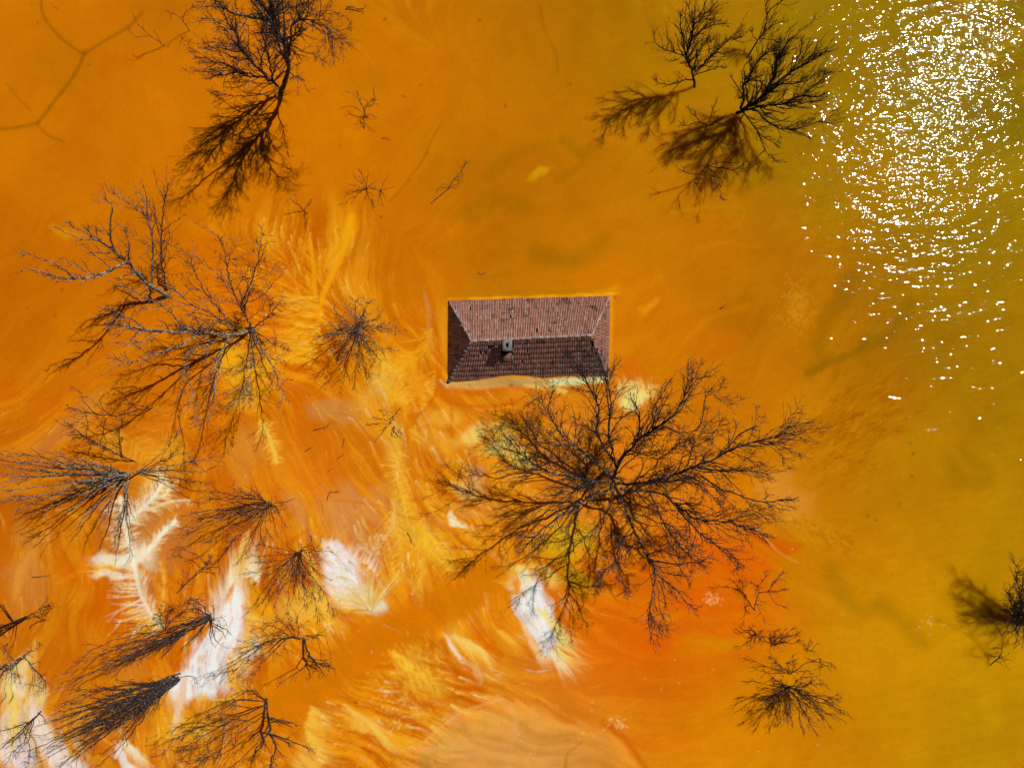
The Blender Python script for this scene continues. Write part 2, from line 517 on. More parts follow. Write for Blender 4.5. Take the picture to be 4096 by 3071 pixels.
LIC, AMPM, LB, LA, FLX, FLY = paint_ground()
CREAM = (248, 232, 200); WHITE = (246, 244, 244); YEL = (240, 168, 24); PALE = (232, 186, 92); PEACH = (218, 150, 92)
ORG = (222, 128, 2); DEEP = (206, 98, 0); RED = (224, 98, 0); OLV = (140, 98, 0); PINK = (208, 142, 96)


def paint_features():
    bl = blob
    # peach and pinkish silt
    for a in [(1420,2060,140,95,30,PEACH,.6),(1310,1620,100,40,10,(206,146,80),.6),(1470,2170,110,50,35,(210,128,62),.7),(640,2090,150,110,20,(200,120,52),.75),
              (560,2200,170,140,60,(198,122,64),.8),(1860,1930,55,65,0,(216,152,100),.8),(1910,2030,130,32,14,(226,148,62),.7),(3150,1990,120,95,20,(224,142,52),.7),
              (2300,1720,150,60,-10,(222,138,44),.6),(1705,1300,26,120,-4,(204,146,70),.6),(1690,1180,18,60,0,(196,140,80),.6),(260,1700,180,45,-35,(206,132,62),.5),
              (1180,2060,90,40,70,PINK,.4),(1000,1800,60,120,10,(214,140,60),.5),(100,2350,110,60,80,(208,132,60),.6),(90,2150,90,40,75,(206,130,56),.5),
              (1050,2150,40,160,-8,(208,120,40),.5),(500,2750,60,190,10,(214,136,50),.5),(1000,2500,30,120,5,(222,160,110),.6),(330,2930,40,140,-10,(216,140,60),.5),
              (2450,2020,140,110,0,(222,134,40),.4),(1540,1990,80,50,30,(224,150,70),.5),(1420,1230,50,40,0,(226,146,30),.5)]:
        bl(*a)
    # yellow sulphurous patches
    for a in [(960,1450,95,60,20,YEL,.85),(1010,1560,70,40,-30,YEL,.6),(1330,960,40,130,12,YEL,.6),(1400,900,24,80,12,(236,156,10),.6),(1530,1470,120,30,45,YEL,.7),
              (1540,1540,70,40,20,(220,170,80),.6),(1610,1600,60,30,40,YEL,.6),(1580,1790,55,110,-10,(228,170,60),.7),(1625,1960,45,120,-6,(232,164,40),.55),
              (1660,2120,48,110,-10,(214,166,44),.6),(1740,2180,40,120,-30,(232,168,40),.7),(1600,2250,60,110,5,(234,160,24),.6),(1250,2440,95,70,0,(238,180,70),.85),
              (1330,2500,70,40,40,(236,170,50),.6),(2270,2190,110,75,-20,(216,166,24),.85),(2330,2330,90,50,20,(186,142,14),.7),(2200,2330,60,30,30,(240,206,110),.6),
              (1680,2690,60,130,-25,(234,168,44),.75),(1400,2880,140,22,35,(238,182,80),.7),(1260,2930,60,70,10,(232,166,50),.6),(1240,3040,70,26,20,(238,184,84),.7),
              (740,2930,120,44,-10,(238,170,26),.8),(660,2880,70,40,20,(232,160,20),.6),(2830,2590,130,40,-10,(212,140,0),.6),(2700,2480,60,20,10,(226,140,4),.5),
              (1830,2520,70,120,-10,(234,168,50),.6),(1900,2640,60,90,-25,(230,160,40),.6),(560,2470,90,40,45,(238,168,24),.7),(420,2280,60,24,-20,(240,170,40),.7),
              (640,1830,80,60,10,(240,170,40),.6),(430,1810,60,40,30,(240,166,40),.5),(1770,1660,60,30,-30,(240,176,60),.6),(1740,1760,70,40,0,(236,168,50),.5),
              (2590,1240,60,18,-40,(236,160,20),.5),(250,900,40,18,20,(226,150,10),.5),
              (2150,725,38,18,-20,(214,158,10),.7),(2400,1620,40,90,10,(230,130,0),.4),(560,1940,30,40,0,(246,196,90),.5),(110,2780,80,30,-30,(238,190,80),.8)]:
        bl(*a)
    # red-orange stains
    for a in [(2620,2570,170,70,5,RED,.55),(2950,2260,150,70,25,RED,.6),(2760,2400,120,60,0,(226,100,0),.5),(2500,1480,50,70,10,(214,106,0),.6),(1650,2880,100,30,40,(212,96,0),.6),
              (1880,2740,60,90,-30,(212,100,0),.7),(1950,2600,40,110,-25,(214,104,0),.6),(700,2330,100,40,30,(206,96,0),.6),(300,2320,120,60,20,(212,102,0),.6),
              (450,2430,140,70,10,(208,98,0),.7),(950,2180,60,120,-10,(204,100,0),.6),(80,1330,110,60,-40,(196,100,0),.5),(2900,1400,130,50,-30,(212,112,0),.4)]:
        bl(*a)
    # the smooth orange run through the middle of the flat
    stroke(curve([(960,2960),(1180,2790),(1430,2610),(1680,2470),(1860,2380),(1990,2270)], 20), 105, 75, (222,128,0), .97, .9, 0.45)
    stroke(curve([(1180,2770),(1460,2600),(1700,2470),(1850,2400)], 16), 34, 30, (210,122,0), .45, .3, 0.8)
    # white gypsum-like patches
    for a in [(1372,2255,62,66,50,WHITE,1,.45),(1392,2335,80,82,40,WHITE,1,.4),(1440,2400,80,60,30,(248,238,206),.95,.4),(1330,2200,34,50,-30,WHITE,.9,.4),
              (910,2520,200,62,112,WHITE,1,.4),(830,2680,130,80,120,WHITE,1,.35),(930,2660,100,40,150,WHITE,.9,.5),(760,2770,70,50,120,WHITE,.8,.5),(960,2380,90,24,100,WHITE,.8,.5),
              (2120,2440,90,62,50,WHITE,1,.35),(2165,2530,110,48,57,WHITE,1,.35),(2060,2360,50,40,45,(246,232,190),.9,.5),
              (180,2950,150,50,60,(236,226,226),.95,.4),(260,3040,100,40,30,(232,224,226),.9,.5),(50,3010,60,70,20,(240,232,236),.95,.5),(55,2730,60,70,70,(246,228,190),.9,.5),
              (520,3030,80,22,55,(246,236,226),.95,.4),(2520,1590,56,44,20,(248,222,150),.95,.5),(2560,1570,70,26,-20,(246,206,120),.6,.6),
              (1880,1715,75,40,-20,(238,198,112),.9,.5),(1960,1780,80,42,-10,(238,206,120),.9,.5),(2050,1840,60,40,40,(236,200,100),.8,.5),(1985,1700,60,30,20,(240,196,90),.7,.5),
              (1845,2075,44,16,38,(250,236,200),.9,.5),(1830,2590,75,13,58,(248,216,206),.95,.5),(1900,2690,50,16,65,(234,176,120),.7,.5),
              (580,2240,60,60,0,(238,220,196),.5,.6),(460,2245,110,22,0,(244,232,214),.9,.5),(430,2300,90,14,5,(244,232,210),.8,.5),
              (60,2640,70,30,-30,(240,214,160),.7,.5),(110,2830,60,110,10,(240,212,170),.7,.5),(20,2900,30,80,0,(240,226,214),.8,.5)]:
        blob(*a[:7], soft=a[7])
    for i in range(46):
        x = RNG.uniform(1790, 2440); y = 1204 - (x - 1795) * .032 - RNG.uniform(2, 10); l_ = RNG.uniform(20, 90)
        stroke([(x, y), (x + l_ / 2, y - RNG.uniform(0, 5)), (x + l_, y - l_ * .03)], RNG.uniform(2, 7), 2, [(242,172,24), (236,158,10), (226,140,4)][RNG.integers(3)], RNG.uniform(.3, .7), .2, .6)
    stroke([(1800,1172),(2000,1168),(2200,1160),(2400,1160)], 14, 12, (190,124,0), .5, .5, .7)
    blob(2425, 1172, 40, 14, -5, (240,166,20), .4, .9)
    stroke([(2445,1190),(2447,1300),(2442,1420),(2436,1490)], 6, 4, (240,170,40), .5, .3, .7)
    stroke([(1782,1210),(1780,1350),(1780,1500)], 10, 6, (228,150,40), .45, .3, .8)
    # silt bank against the south eave and bar rising at the bottom
    stroke([(1800,1535),(1900,1542),(2010,1530),(2120,1530),(2230,1528),(2330,1522),(2430,1510)], 19, 17, (226,168,98), .95, .9, 0.35)
    stroke([(2210,1530),(2300,1526),(2410,1516)], 13, 12, (250,232,170), .95, .9, 0.4)
    stroke([(2100,1542),(2200,1552),(2260,1565)], 8, 10, (246,206,110), .7, .6, .5)
    poly = curve([(1560,3160),(1640,3040),(1760,2900),(1880,2820),(1990,2790),(2110,2795),(2250,2860),(2330,2875),(2420,2890),(2500,2960),(2560,3040),(2600,3160)], 60)
    w = window(1450, 2700, 2700, 3240)
    X = PX[w] + .6 * (WXP[w] - PX[w]); Y = PY[w] + .6 * (WYP[w] - PY[w])
    top = np.interp(X, poly[:, 0], poly[:, 1], left=9e3, right=9e3)
    ins = sstep(-8, 22, Y - top)
    col = s2l((228, 150, 66)) + (s2l((230, 152, 78)) - s2l((228, 150, 66))) * sstep(0, 220, Y - top)[..., None]
    mott = (1 + .16 * fbm(X / 90, Y / 90, 61, 4) + .05 * LB[w])[..., None]
    ins = sstep(-12, 34, Y - top + 18 * LB[w] + 8 * LA[w]); fade = (sstep(2500, 2200, X) * .5 + .28) * (1 + .12 * LB[w]) * (.75 + .25 * sstep(0, 60, Y - top))
    C[w] += (col * mott - C[w]) * (ins * fade)[..., None]
    Z[w] += (0.30 * sstep(0, 150, Y - top)).astype(np.float32)
    for P, w0, c, a in [([(2420,2890),(2500,2960),(2560,3040),(2600,3100)], 14, (200,96,0), .7), ([(1700,2960),(1850,2850),(2000,2800)], 6, (236,176,110), .5),
                        ([(2150,2800),(2260,2880),(2300,2890)], 10, (204,112,16), .6), ([(1990,2790),(2040,2830),(2060,2900),(2030,3060)], 12, (226,160,96), .5),
                        ([(2420,2890),(2470,2850),(2560,2800)], 7, (226,140,10), .6), ([(2540,2860),(2620,2930),(2700,2900)], 10, (206,130,10), .4),
                        ([(1840,2870),(1900,2960),(2080,3000),(2260,3010)], 14, (208,132,64), .45), ([(1700,3000),(1790,2985),(1900,3010)], 10, (232,170,110), .5),
                        ([(2260,3071),(2270,3010),(2330,2960)], 6, (200,110,20), .6)]:
        stroke(curve(P, 14), w0, w0 * .7, c, a, a * .7, .7)
    # red wedge with a crisp edge east of the big tree
    for i in range(26):
        t = i / 25
        a = np.array([2990 + 150 * t, 2120 + 100 * t]); b = np.array([3060 + 160 * t, 2150 + 30 * t])
        stroke([a, (a + b) / 2 + (0, 6), b], 12, 6, (212, 92, 0), .35, .2, .8)
    stroke(curve([(3030,2120),(3070,2160),(3120,2210),(3190,2250)], 12), 6, 4, (232,160,70), .6, .3)

    # channels and drains
    ch = [([(1690,1130),(1725,1200),(1738,1330),(1757,1450),(1742,1570),(1690,1640),(1640,1668)], 13, (210,108,0), .75),
          ([(1745,1575),(1800,1610),(1900,1626),(2030,1616),(2090,1592)], 8, (210,104,0), .7), ([(1645,1670),(1636,1780),(1655,1930),(1690,2040),(1720,2130)], 24, (214,116,4), .75),
          ([(1680,1900),(1760,1950),(1830,2005),(1960,2050)], 11, (208,104,0), .7), ([(1660,2000),(1740,1990),(1790,2020)], 9, (206,104,0), .6),
          ([(1806,1615),(1806,1690),(1804,1750)], 8, (208,112,10), .55), ([(1950,1620),(1948,1700),(1944,1745)], 8, (206,118,30), .6),
          ([(1800,1560),(1920,1570),(2060,1552),(2200,1575)], 14, (216,106,0), .55), ([(1340,2000),(1500,2020),(1600,2060),(1690,2080)], 5, (206,112,20), .55),
          ([(1560,1500),(1600,1530),(1632,1575)], 16, (214,114,4), .7), ([(1180,2270),(1260,2330),(1330,2440),(1420,2500)], 26, (212,106,0), .6),
          ([(1470,2100),(1560,2190),(1640,2330),(1650,2420)], 22, (212,112,4), .6), ([(1770,2570),(1800,2660),(1870,2740),(1920,2770)], 16, (206,100,0), .7),
          ([(1280,2830),(1400,2850),(1520,2930),(1600,3020)], 16, (206,104,4), .55), ([(370,2200),(320,2280),(230,2330)], 12, (226,128,0), .7),
          ([(530,2240),(600,2300),(680,2330),(740,2380)], 10, (220,122,4), .85), ([(720,2050),(640,2090),(560,2230)], 8, (226,140,20), .5),
          ([(60,1180),(150,1150),(210,1110),(260,1060)], 26, (196,104,0), .45), ([(1085,2220),(1180,2150),(1230,2120)], 10, (206,100,0), .5)]
    for P, w_, c, a in ch: stroke(curve(P, 22), w_, w_ * .75, c, a, a, .55, -0.01)
    # old cracks of the drowned meadow and dark drifts in the open water
    for P, w_, a in [([(160,-20),(170,60),(230,140),(310,203),(335,212)], 5, .45), ([(335,212),(420,160),(510,108),(565,50)], 7, .4), ([(335,212),(300,290),(210,410),(148,490)], 7, .45),
                     ([(148,490),(60,510),(-30,514)], 7, .4), ([(148,500),(190,540),(250,565)], 5, .35), ([(20,330),(80,400),(120,440)], 4, .25), ([(2160,20),(2180,120),(2222,205),(2230,290)], 6, .22),
                     ([(1760,500),(1725,560),(1690,640),(1630,720)], 4, .3), ([(1640,720),(1600,760),(1560,800)], 6, .2)]:
        stroke(curve(P, 16), w_, w_, (118, 74, 0), a, a, .8)
    for P, w_, a in [([(3420,1110),(3330,1230),(3280,1340),(3290,1430),(3240,1490)], 34, .36), ([(3240,1490),(3330,1445),(3440,1400),(3460,1370)], 14, .5), ([(3460,1380),(3560,1340),(3640,1220)], 28, .45),
                     ([(3330,2280),(3390,2400),(3470,2450)], 34, .3), ([(3520,2420),(3610,2490),(3700,2580)], 30, .28), ([(2250,560),(2330,620),(2400,560)], 16, .25), ([(2230,720),(2330,650),(2290,560)], 14, .25),
                     ([(1950,700),(2100,600),(2250,560)], 26, .22), ([(3800,1840),(3850,1930),(3960,1900),(3850,1800)], 30, .25), ([(1880,850),(1980,800),(2100,820)], 36, .3), ([(2150,1010),(2300,1040),(2420,960)], 40, .35)]:
        stroke(curve(P, 16), w_, w_ * .8, OLV, a, a * .8, .9)
    for P, w_, c, a in [([(3330,1180),(3270,1260),(3260,1350)], 14, (200,118,0), .3), ([(3400,1360),(3440,1340),(3445,1280)], 12, (196,116,0), .35), ([(2680,1440),(2790,1310),(2900,1250),(3000,1220)], 10, (216,136,6), .4),
                        ([(2690,850),(2820,830),(2970,830),(2960,890),(2900,920)], 7, (206,140,4), .45), ([(3100,930),(3140,860),(3200,850)], 14, (196,126,0), .35), ([(2790,990),(2900,970),(3030,985)], 8, (206,140,10), .4)]:
        stroke(curve(P, 16), w_, w_, c, a, a * .6, .8)

    # streamlines of silt dragged by the flow
    pal = [(248,192,74), (242,170,30), (250,226,176), (198,88,0), (180,74,0), (232,150,60), (222,150,96)]
    prob = [.22, .15, .11, .20, .20, .06, .06]
    nstr = 0
    tries = 0
    while nstr < 3600 and tries < 80000:
        tries += 1
        x, y = RNG.uniform(-40, 3400), RNG.uniform(850, 3110)
        g_ = togrid([(x, y)])[0].astype(int)
        if not (0 <= g_[0] < NX and 0 <= g_[1] < NY): continue
        am = AMPM[g_[1], g_[0]]
        if am < .16 or RNG.random() > am ** 1.6 * 1.6: continue
        if x > 2450 and RNG.random() < .75: continue
        nstr += 1
        L_ = RNG.uniform(25, 120); p = np.array([x, y]); pts = [p]; gi = g_
        for q in range(8):
            d_ = np.array([FLX[gi[1], gi[0]], FLY[gi[1], gi[0]]])
            p = p + d_ * L_ / 8 + RNG.normal(0, 1.2, 2); pts.append(p)
            gi = np.clip(togrid([p])[0].astype(int), 0, (NX - 1, NY - 1))
        al = RNG.uniform(.2, .75) * min(1, am * 1.4)
        ci = RNG.choice(7, p=prob)
        if ci in (2, 6) and (am < .45 or y < 1500): ci = 1
        stroke(pts, RNG.uniform(1.4, 3.8), 1.0, pal[ci], al, al * .1, .5)

    stroke(curve([(1000,2930),(1200,2780),(1440,2605),(1680,2472),(1850,2390),(1960,2300)], 20), 85, 60, (214,120,0), .92, .85, 0.5)
    # feathered plumes
    F = feather
    cr = (250, 234, 206)
    F([(478,1990),(492,2080),(512,2170),(535,2255)], 90, 80, 5, cr, .8, w=4, spine=9, grow=.2)
    F([(535,2250),(548,2330),(566,2390),(612,2470),(650,2500)], 190, 105, 5, cr, .85, side=(1,), w=4.5, spine=8, grow=.35, curl=.3)
    F([(535,2250),(560,2360),(600,2440),(650,2500)], 90, 150, 6, cr, .75, side=(-1,), w=4, grow=.2, curl=-.3)
    F([(540,2245),(600,2190),(650,2130),(700,2085)], 55, 38, 5, cr, .85, w=4.5, spine=10, grow=.3)
    F([(500,2090),(560,2040),(615,1985),(650,1930)], 80, 50, 5, cr, .85, w=4.5, spine=8, grow=.2)
    F([(650,1990),(680,1940),(620,1880)], 60, 50, 6, (250,228,180), .7, w=4, spine=5)
    F([(590,2040),(680,2005),(760,2000)], 60, 50, 7, (248,224,180), .6, side=(1,), w=4, spine=5)
    F([(560,2230),(500,2180),(440,2150)], 60, 60, 8, cr, .6, w=4)
    F([(650,2480),(645,2420),(655,2330),(640,2250)], 70, 25, 8, (246,190,80), .6, w=4)
    F([(660,2510),(610,2500),(560,2480),(510,2440)], 80, 60, 7, (244,180,50), .6, w=4)
    F([(380,2290),(420,2250),(460,2240)], 80, 130, 7, (246,206,120), .6, w=4)
    F([(360,2030),(330,2090),(300,2180)], 60, 50, 9, (230,150,50), .4, w=4)
    # fans west of the house
    F([(1300,1290),(1262,1180),(1252,1040),(1240,960)], 130, 35, 7, (240,160,14), .75, w=5, side=(-1,), grow=.4, spine=10)
    F([(1400,870),(1372,1000),(1320,1110),(1275,1220)], 60, 30, 8, (240,160,14), .7, w=5, spine=16)
    F([(1330,890),(1310,980),(1275,1110)], 60, 30, 8, (232,130,0), .6, w=4)
    for i in range(210):
        y = RNG.uniform(1190, 1430); x = 1265 + RNG.normal(0, 18) - (y - 1190) * .1
        L = RNG.uniform(50, 190); c = [(246,166,10), (250,190,60), (200,96,0), (238,146,4)][RNG.integers(4)]
        p = np.array([x, y]); pts = [p]; th = math.pi + RNG.normal(.05, .22)
        for q in range(5):
            p = p + L / 5 * np.array([math.cos(th), math.sin(th)]); th += RNG.normal(0, .28); pts.append(p)
        stroke(pts, RNG.uniform(3, 6), 2, c, RNG.uniform(.3, .75), .15, .6)
    F([(1250,1400),(1180,1420),(1100,1440),(1040,1480)], 70, 60, 8, (246,176,30), .6, w=5)
    F([(1620,1480),(1560,1500),(1490,1560),(1440,1640)], 140, 40, 6, (230,172,80), .5, side=(1,-1), w=4.5, grow=.3)
    F([(1500,1430),(1560,1470),(1610,1530),(1640,1600)], 70, 70, 6, (248,186,60), .6, w=4.5)
    F([(1730,1300),(1700,1400),(1640,1450),(1570,1470)], 120, 40, 7, (242,172,30), .55, w=5, grow=.2)
    F([(1740,1480),(1735,1560),(1690,1640)], 90, 60, 6, (244,178,50), .6, side=(1,), w=4.5)
    F([(1700,1640),(1660,1700),(1650,1760)], 110, 55, 7, (246,190,80), .55, side=(-1,), w=4.5)
    F([(1640,1620),(1560,1560),(1500,1520)], 70, 40, 7, (246,186,60), .6, w=4)
    F([(1040,1690),(1075,1750),(1105,1850)], 70, 55, 6, (250,190,80), .75, w=5, spine=9)
    F([(1050,1640),(1000,1600),(960,1560)], 70, 60, 8, (246,180,50), .5, w=4)
    F([(860,1560),(760,1640),(640,1730),(560,1830)], 150, 40, 9, (238,150,40), .45, w=5, grow=.2)
    F([(520,1760),(560,1800),(600,1860)], 120, 60, 8, (246,180,60), .5, w=4)
    F([(900,1830),(800,1880),(720,1900)], 90, 60, 9, (240,160,40), .4, w=4)
    F([(1600,1800),(1580,1880),(1610,1980),(1630,2060)], 70, 75, 6, (248,190,70), .6, w=4.5)
    F([(1560,2040),(1580,2120),(1600,2200),(1590,2320)], 110, 45, 6, (246,186,70), .55, w=4.5)
    F([(1690,2050),(1700,2150),(1690,2260),(1670,2360)], 110, 30, 6, (244,184,60), .55, w=4.5, curl=-.3)
    F([(1710,2120),(1760,2200),(1800,2290)], 110, 60, 7, (250,190,50), .6, w=5)
    F([(1560,1990),(1580,2040),(1560,2120)], 120, 20, 7, (246,190,110), .5, w=4)
    F([(1930,1960),(1860,1950),(1790,1940)], 70, 70, 8, (246,190,70), .4, w=4)
    # fan growing out of the white pan
    hub = np.array([1484., 2442.])
    for i in range(150):
        a = RNG.uniform(math.radians(180), math.radians(312)); L = RNG.uniform(60, 175)
        r0 = RNG.uniform(0, 40); t = a + RNG.normal(0, .05)
        c = [(206,136,30), (244,196,90), (250,240,214), (226,166,60)][RNG.integers(4)]
        p = hub + r0 * np.array([math.cos(a), math.sin(a)]); pts = [p]
        for q in range(5):
            p = p + L / 5 * np.array([math.cos(t), math.sin(t)]); t += (.05 if a > 4.2 else -.04) + RNG.normal(0, .04); pts.append(p)
        stroke(pts, 3.6, 1.8, c, RNG.uniform(.25, .7), .1, .7)
    # thin veins and films over the white pans
    nv = 0
    while nv < 420:
        cx, cy, rx_, ry_ = [(1395,2310,110,110), (870,2600,130,230), (2145,2480,80,150), (190,2960,150,110), (60,2780,80,150)][RNG.integers(5)]
        x, y = RNG.normal(cx, rx_ * .6), RNG.normal(cy, ry_ * .6); nv += 1
        gi = np.clip(togrid([(x, y)])[0].astype(int), 0, (NX - 1, NY - 1)); p = np.array([x, y]); pts = [p]
        for q in range(7):
            p = p + np.array([FLX[gi[1], gi[0]], FLY[gi[1], gi[0]]]) * RNG.uniform(5, 14) + RNG.normal(0, 1.5, 2); pts.append(p)
            gi = np.clip(togrid([p])[0].astype(int), 0, (NX - 1, NY - 1))
        stroke(pts, RNG.uniform(1.5, 4), 1.2, [(236,190,110), (214,200,206), (230,160,60), (222,206,196)][RNG.integers(4)], RNG.uniform(.15, .55), .05, .7)
    # combed edges of the white pans
    def comb(P, dirdeg, L, n, col, a, w=4, spread=8):
        S = curve(P, 60); n = int(n * .7); w = w * .7
        for i in range(n):
            p = S[RNG.integers(60)] + RNG.normal(0, 5, 2)
            t = math.radians(dirdeg + RNG.normal(0, spread)); l_ = L * RNG.uniform(.4, 1.1)
            m_ = p + l_ * .5 * np.array([math.cos(t), math.sin(t)]); t += RNG.normal(0, .12)
            stroke([p, m_, m_ + l_ * .5 * np.array([math.cos(t), math.sin(t)])], w, w * .4, col, a * RNG.uniform(.4, 1), .05, .6)
    comb([(1310,2170),(1380,2220),(1460,2250),(1500,2290)], -65, 70, 80, (244,222,206), .7)
    comb([(1300,2250),(1330,2380),(1400,2440)], 150, 50, 60, (240,180,80), .6)
    comb([(880,2400),(930,2330),(1000,2300),(1030,2330)], -88, 170, 110, (246,226,190), .75, 5)
    comb([(820,2500),(860,2430),(900,2380)], -110, 90, 60, (240,214,200), .6, 5)
    comb([(990,2450),(960,2600),(900,2740)], 20, 120, 110, (244,190,90), .7, 5)
    comb([(880,2650),(940,2600),(990,2560)], 60, 110, 60, (238,160,40), .6, 5)
    comb([(740,2700),(720,2800),(700,2850)], 100, 150, 70, (238,200,170), .6, 6)
    comb([(800,2780),(870,2800),(960,2760)], 105, 90, 80, (238,176,60), .6, 5)
    comb([(2140,2430),(2220,2520),(2230,2620)], 38, 160, 110, (250,214,140), .65, 5)
    comb([(2060,2420),(2120,2560),(2170,2620)], 60, 130, 60, (244,190,140), .6, 5)
    comb([(2200,2600),(2230,2640)], 52, 120, 50, (250,228,190), .7, 5)
    comb([(2020,2350),(2060,2290),(2140,2260)], -160, 80, 50, (244,196,60), .5)
    comb([(1800,2540),(1860,2560),(1930,2600)], 50, 150, 110, (246,196,110), .55, 5)
    comb([(1990,2520),(2040,2560)], 40, 110, 50, (246,180,60), .5, 4)
    comb([(120,2780),(140,2900),(200,3000)], 75, 200, 90, (246,226,210), .6, 7)
    comb([(20,2700),(60,2820),(60,2950)], 110, 160, 80, (244,200,110), .6, 7)
    comb([(140,2560),(120,2700)], 95, 260, 60, (230,160,70), .5, 8)
    comb([(200,2100),(120,2200),(60,2300)], 100, 260, 60, (222,146,60), .45, 8)
    comb([(480,2960),(540,3000)], 55, 150, 50, (248,226,190), .6, 5)
    comb([(980,2240),(960,2180),(1000,2120)], 95, 220, 60, (234,180,100), .5, 5)
    comb([(1240,2250),(1260,2350),(1300,2420)], 60, 160, 80, (244,186,70), .5, 5)
    comb([(1370,2820),(1480,2900),(1540,2980)], 35, 150, 90, (246,190,90), .5, 5)
    comb([(1250,2830),(1220,2930),(1270,3020)], 25, 130, 120, (246,190,80), .55, 4.5)
    comb([(2480,1560),(2540,1540),(2610,1560)], -100, 60, 60, (248,206,120), .5, 5)
    comb([(1560,2600),(1620,2640),(1720,2700)], 60, 170, 130, (250,190,60), .5, 4)
    comb([(1430,2700),(1560,2700),(1680,2800)], 50, 150, 90, (206,104,4), .5, 4)
    # short ripple marks
    for i in range(420):
        x = RNG.normal(3400, 95); y = RNG.normal(1720, 85) - (x - 3400) * .25
        t = math.radians(RNG.normal(-28, 12)); l_ = RNG.uniform(18, 60)
        p = np.array([x, y]); d = np.array([math.cos(t), math.sin(t)])
        stroke([p, p + d * l_ / 2 + RNG.normal(0, 2, 2), p + d * l_], 4.5, 2.5, [(212,134,4), (160,92,0)][RNG.integers(2)], RNG.uniform(.2, .5), .1, .6)
    for i in range(160):
        x = RNG.uniform(3100, 3420); y = 2060 + (x - 3100) * .4 + RNG.normal(0, 26)
        p = np.array([x, y]); t = RNG.uniform(-.2, 1.2); l_ = RNG.uniform(10, 36); d = np.array([math.cos(t), math.sin(t)])
        stroke([p, p + d * l_], 4, 2.5, [(222,150,30), (176,100,0)][RNG.integers(2)], .35, .15, .6, 0.004)
    for i in range(260):                       # pocked silt, elongated cells
        x = RNG.normal(1660, 55); y = RNG.normal(2690, 60); t = math.radians(62 + RNG.normal(0, 10))
        d = np.array([math.cos(t), math.sin(t)]); p = np.array([x, y])
        stroke([p, p + d * RNG.uniform(8, 34)], 4, 3, [(200,112,20), (246,186,60)][RNG.integers(2)], .3, .2, .6)
    for i in range(180):
        x = RNG.normal(3190, 30); y = RNG.normal(1220, 50); p = np.array([x, y])
        stroke([p, p + RNG.normal(0, 8, 2)], 4.5, 3, (216,146,30), RNG.uniform(.2, .5), .2, .5)
    # flecks of foam and crust
    for i in range(60):
        x, y = RNG.uniform(1000, 3300), RNG.uniform(2050, 3071)
        p = np.array([x, y]); stroke([p, p + RNG.normal(0, 3, 2)], RNG.uniform(.8, 1.7), 1.0, (246, 222, 180), RNG.uniform(.2, .9), .3, .4)
    for cx, cy, n, s in [(1490,2190,70,26),(1530,2150,50,20),(1560,2790,26,50),(1590,2890,30,36),(1840,1945,22,12),(2480,2895,30,16),(2850,2400,26,20),(3720,2500,10,40),(560,2560,16,80)]:
        for i in range(n):
            p = np.array([RNG.normal(cx, s), RNG.normal(cy, s * .7)])
            stroke([p, p + RNG.normal(0, 4, 2)], 1.8, 1.6, (244, 206, 150), RNG.uniform(.3, .8), .4, .4)
    for x, y, r_ in [(125,14,4),(218,28,4),(148,84,4),(355,260,4),(1610,383,6),(1360,584,4),(1525,868,9),(1710,612,5),(1680,340,4),(245,1158,7),(106,1231,5),(218,1262,6),(2045,1540,9),(2460,1188,7),
                     (3640,1770,5),(3655,1815,7),(3650,1905,6),(3600,2010,4),(3475,2060,5),(3510,2080,4),(2283,335,6),(2380,450,6),(1540,75,8),(1920,78,6),(2020,420,7),(3570,2300,4)]:
        p = np.array([x, y]); stroke([p, p + RNG.normal(0, 5, 2)], r_ * .7, r_ * .4, (100, 60, 2), .55, .4, .8)


paint_features()
# finest streaks last so that the plumes are combed by the flow too
fin = (LA * 0.018 + LB * 0.02) * np.clip(AMPM * 1.6, 0.06, 1)
C *= (1 + np.clip(fin, -.12, .12))[..., None].astype(np.float32)
wm = sstep(.22, .5, C[..., 2])
grain = .10 * fbm(PX / 22, PY / 22, 95, 3) + .05 * LB - .01
C *= (1 + wm * grain)[..., None].astype(np.float32)
gx_ = sstep(2500, 3900, PX)[..., None].astype(np.float32)
C *= 1 + gx_ * np.array([-.02, .06, 0.], np.float32)
C *= np.array([1.0, 1.11, 0.9], np.float32) * (1 - wm[..., None]) + np.array([.985, .995, .985], np.float32) * wm[..., None]
mot = 0.035 * fbm(PX / 42, PY / 42, 81, 4) + 0.03 * fbm(PX / 14, PY / 14, 85, 2)
C *= (1 + mot)[..., None].astype(np.float32)
rip = (vnoise(PX / 95 + 2 * fbm(PX / 200, PY / 200, 93, 2), (PY + .2 * PX) / 13, 91) - .5) * OLIVE
C *= (1 + .07 * rip)[..., None].astype(np.float32)  # ripple reflections of the open water, painted into the mud as faint streaks
C = np.clip(C, 0.0004, 0.86)


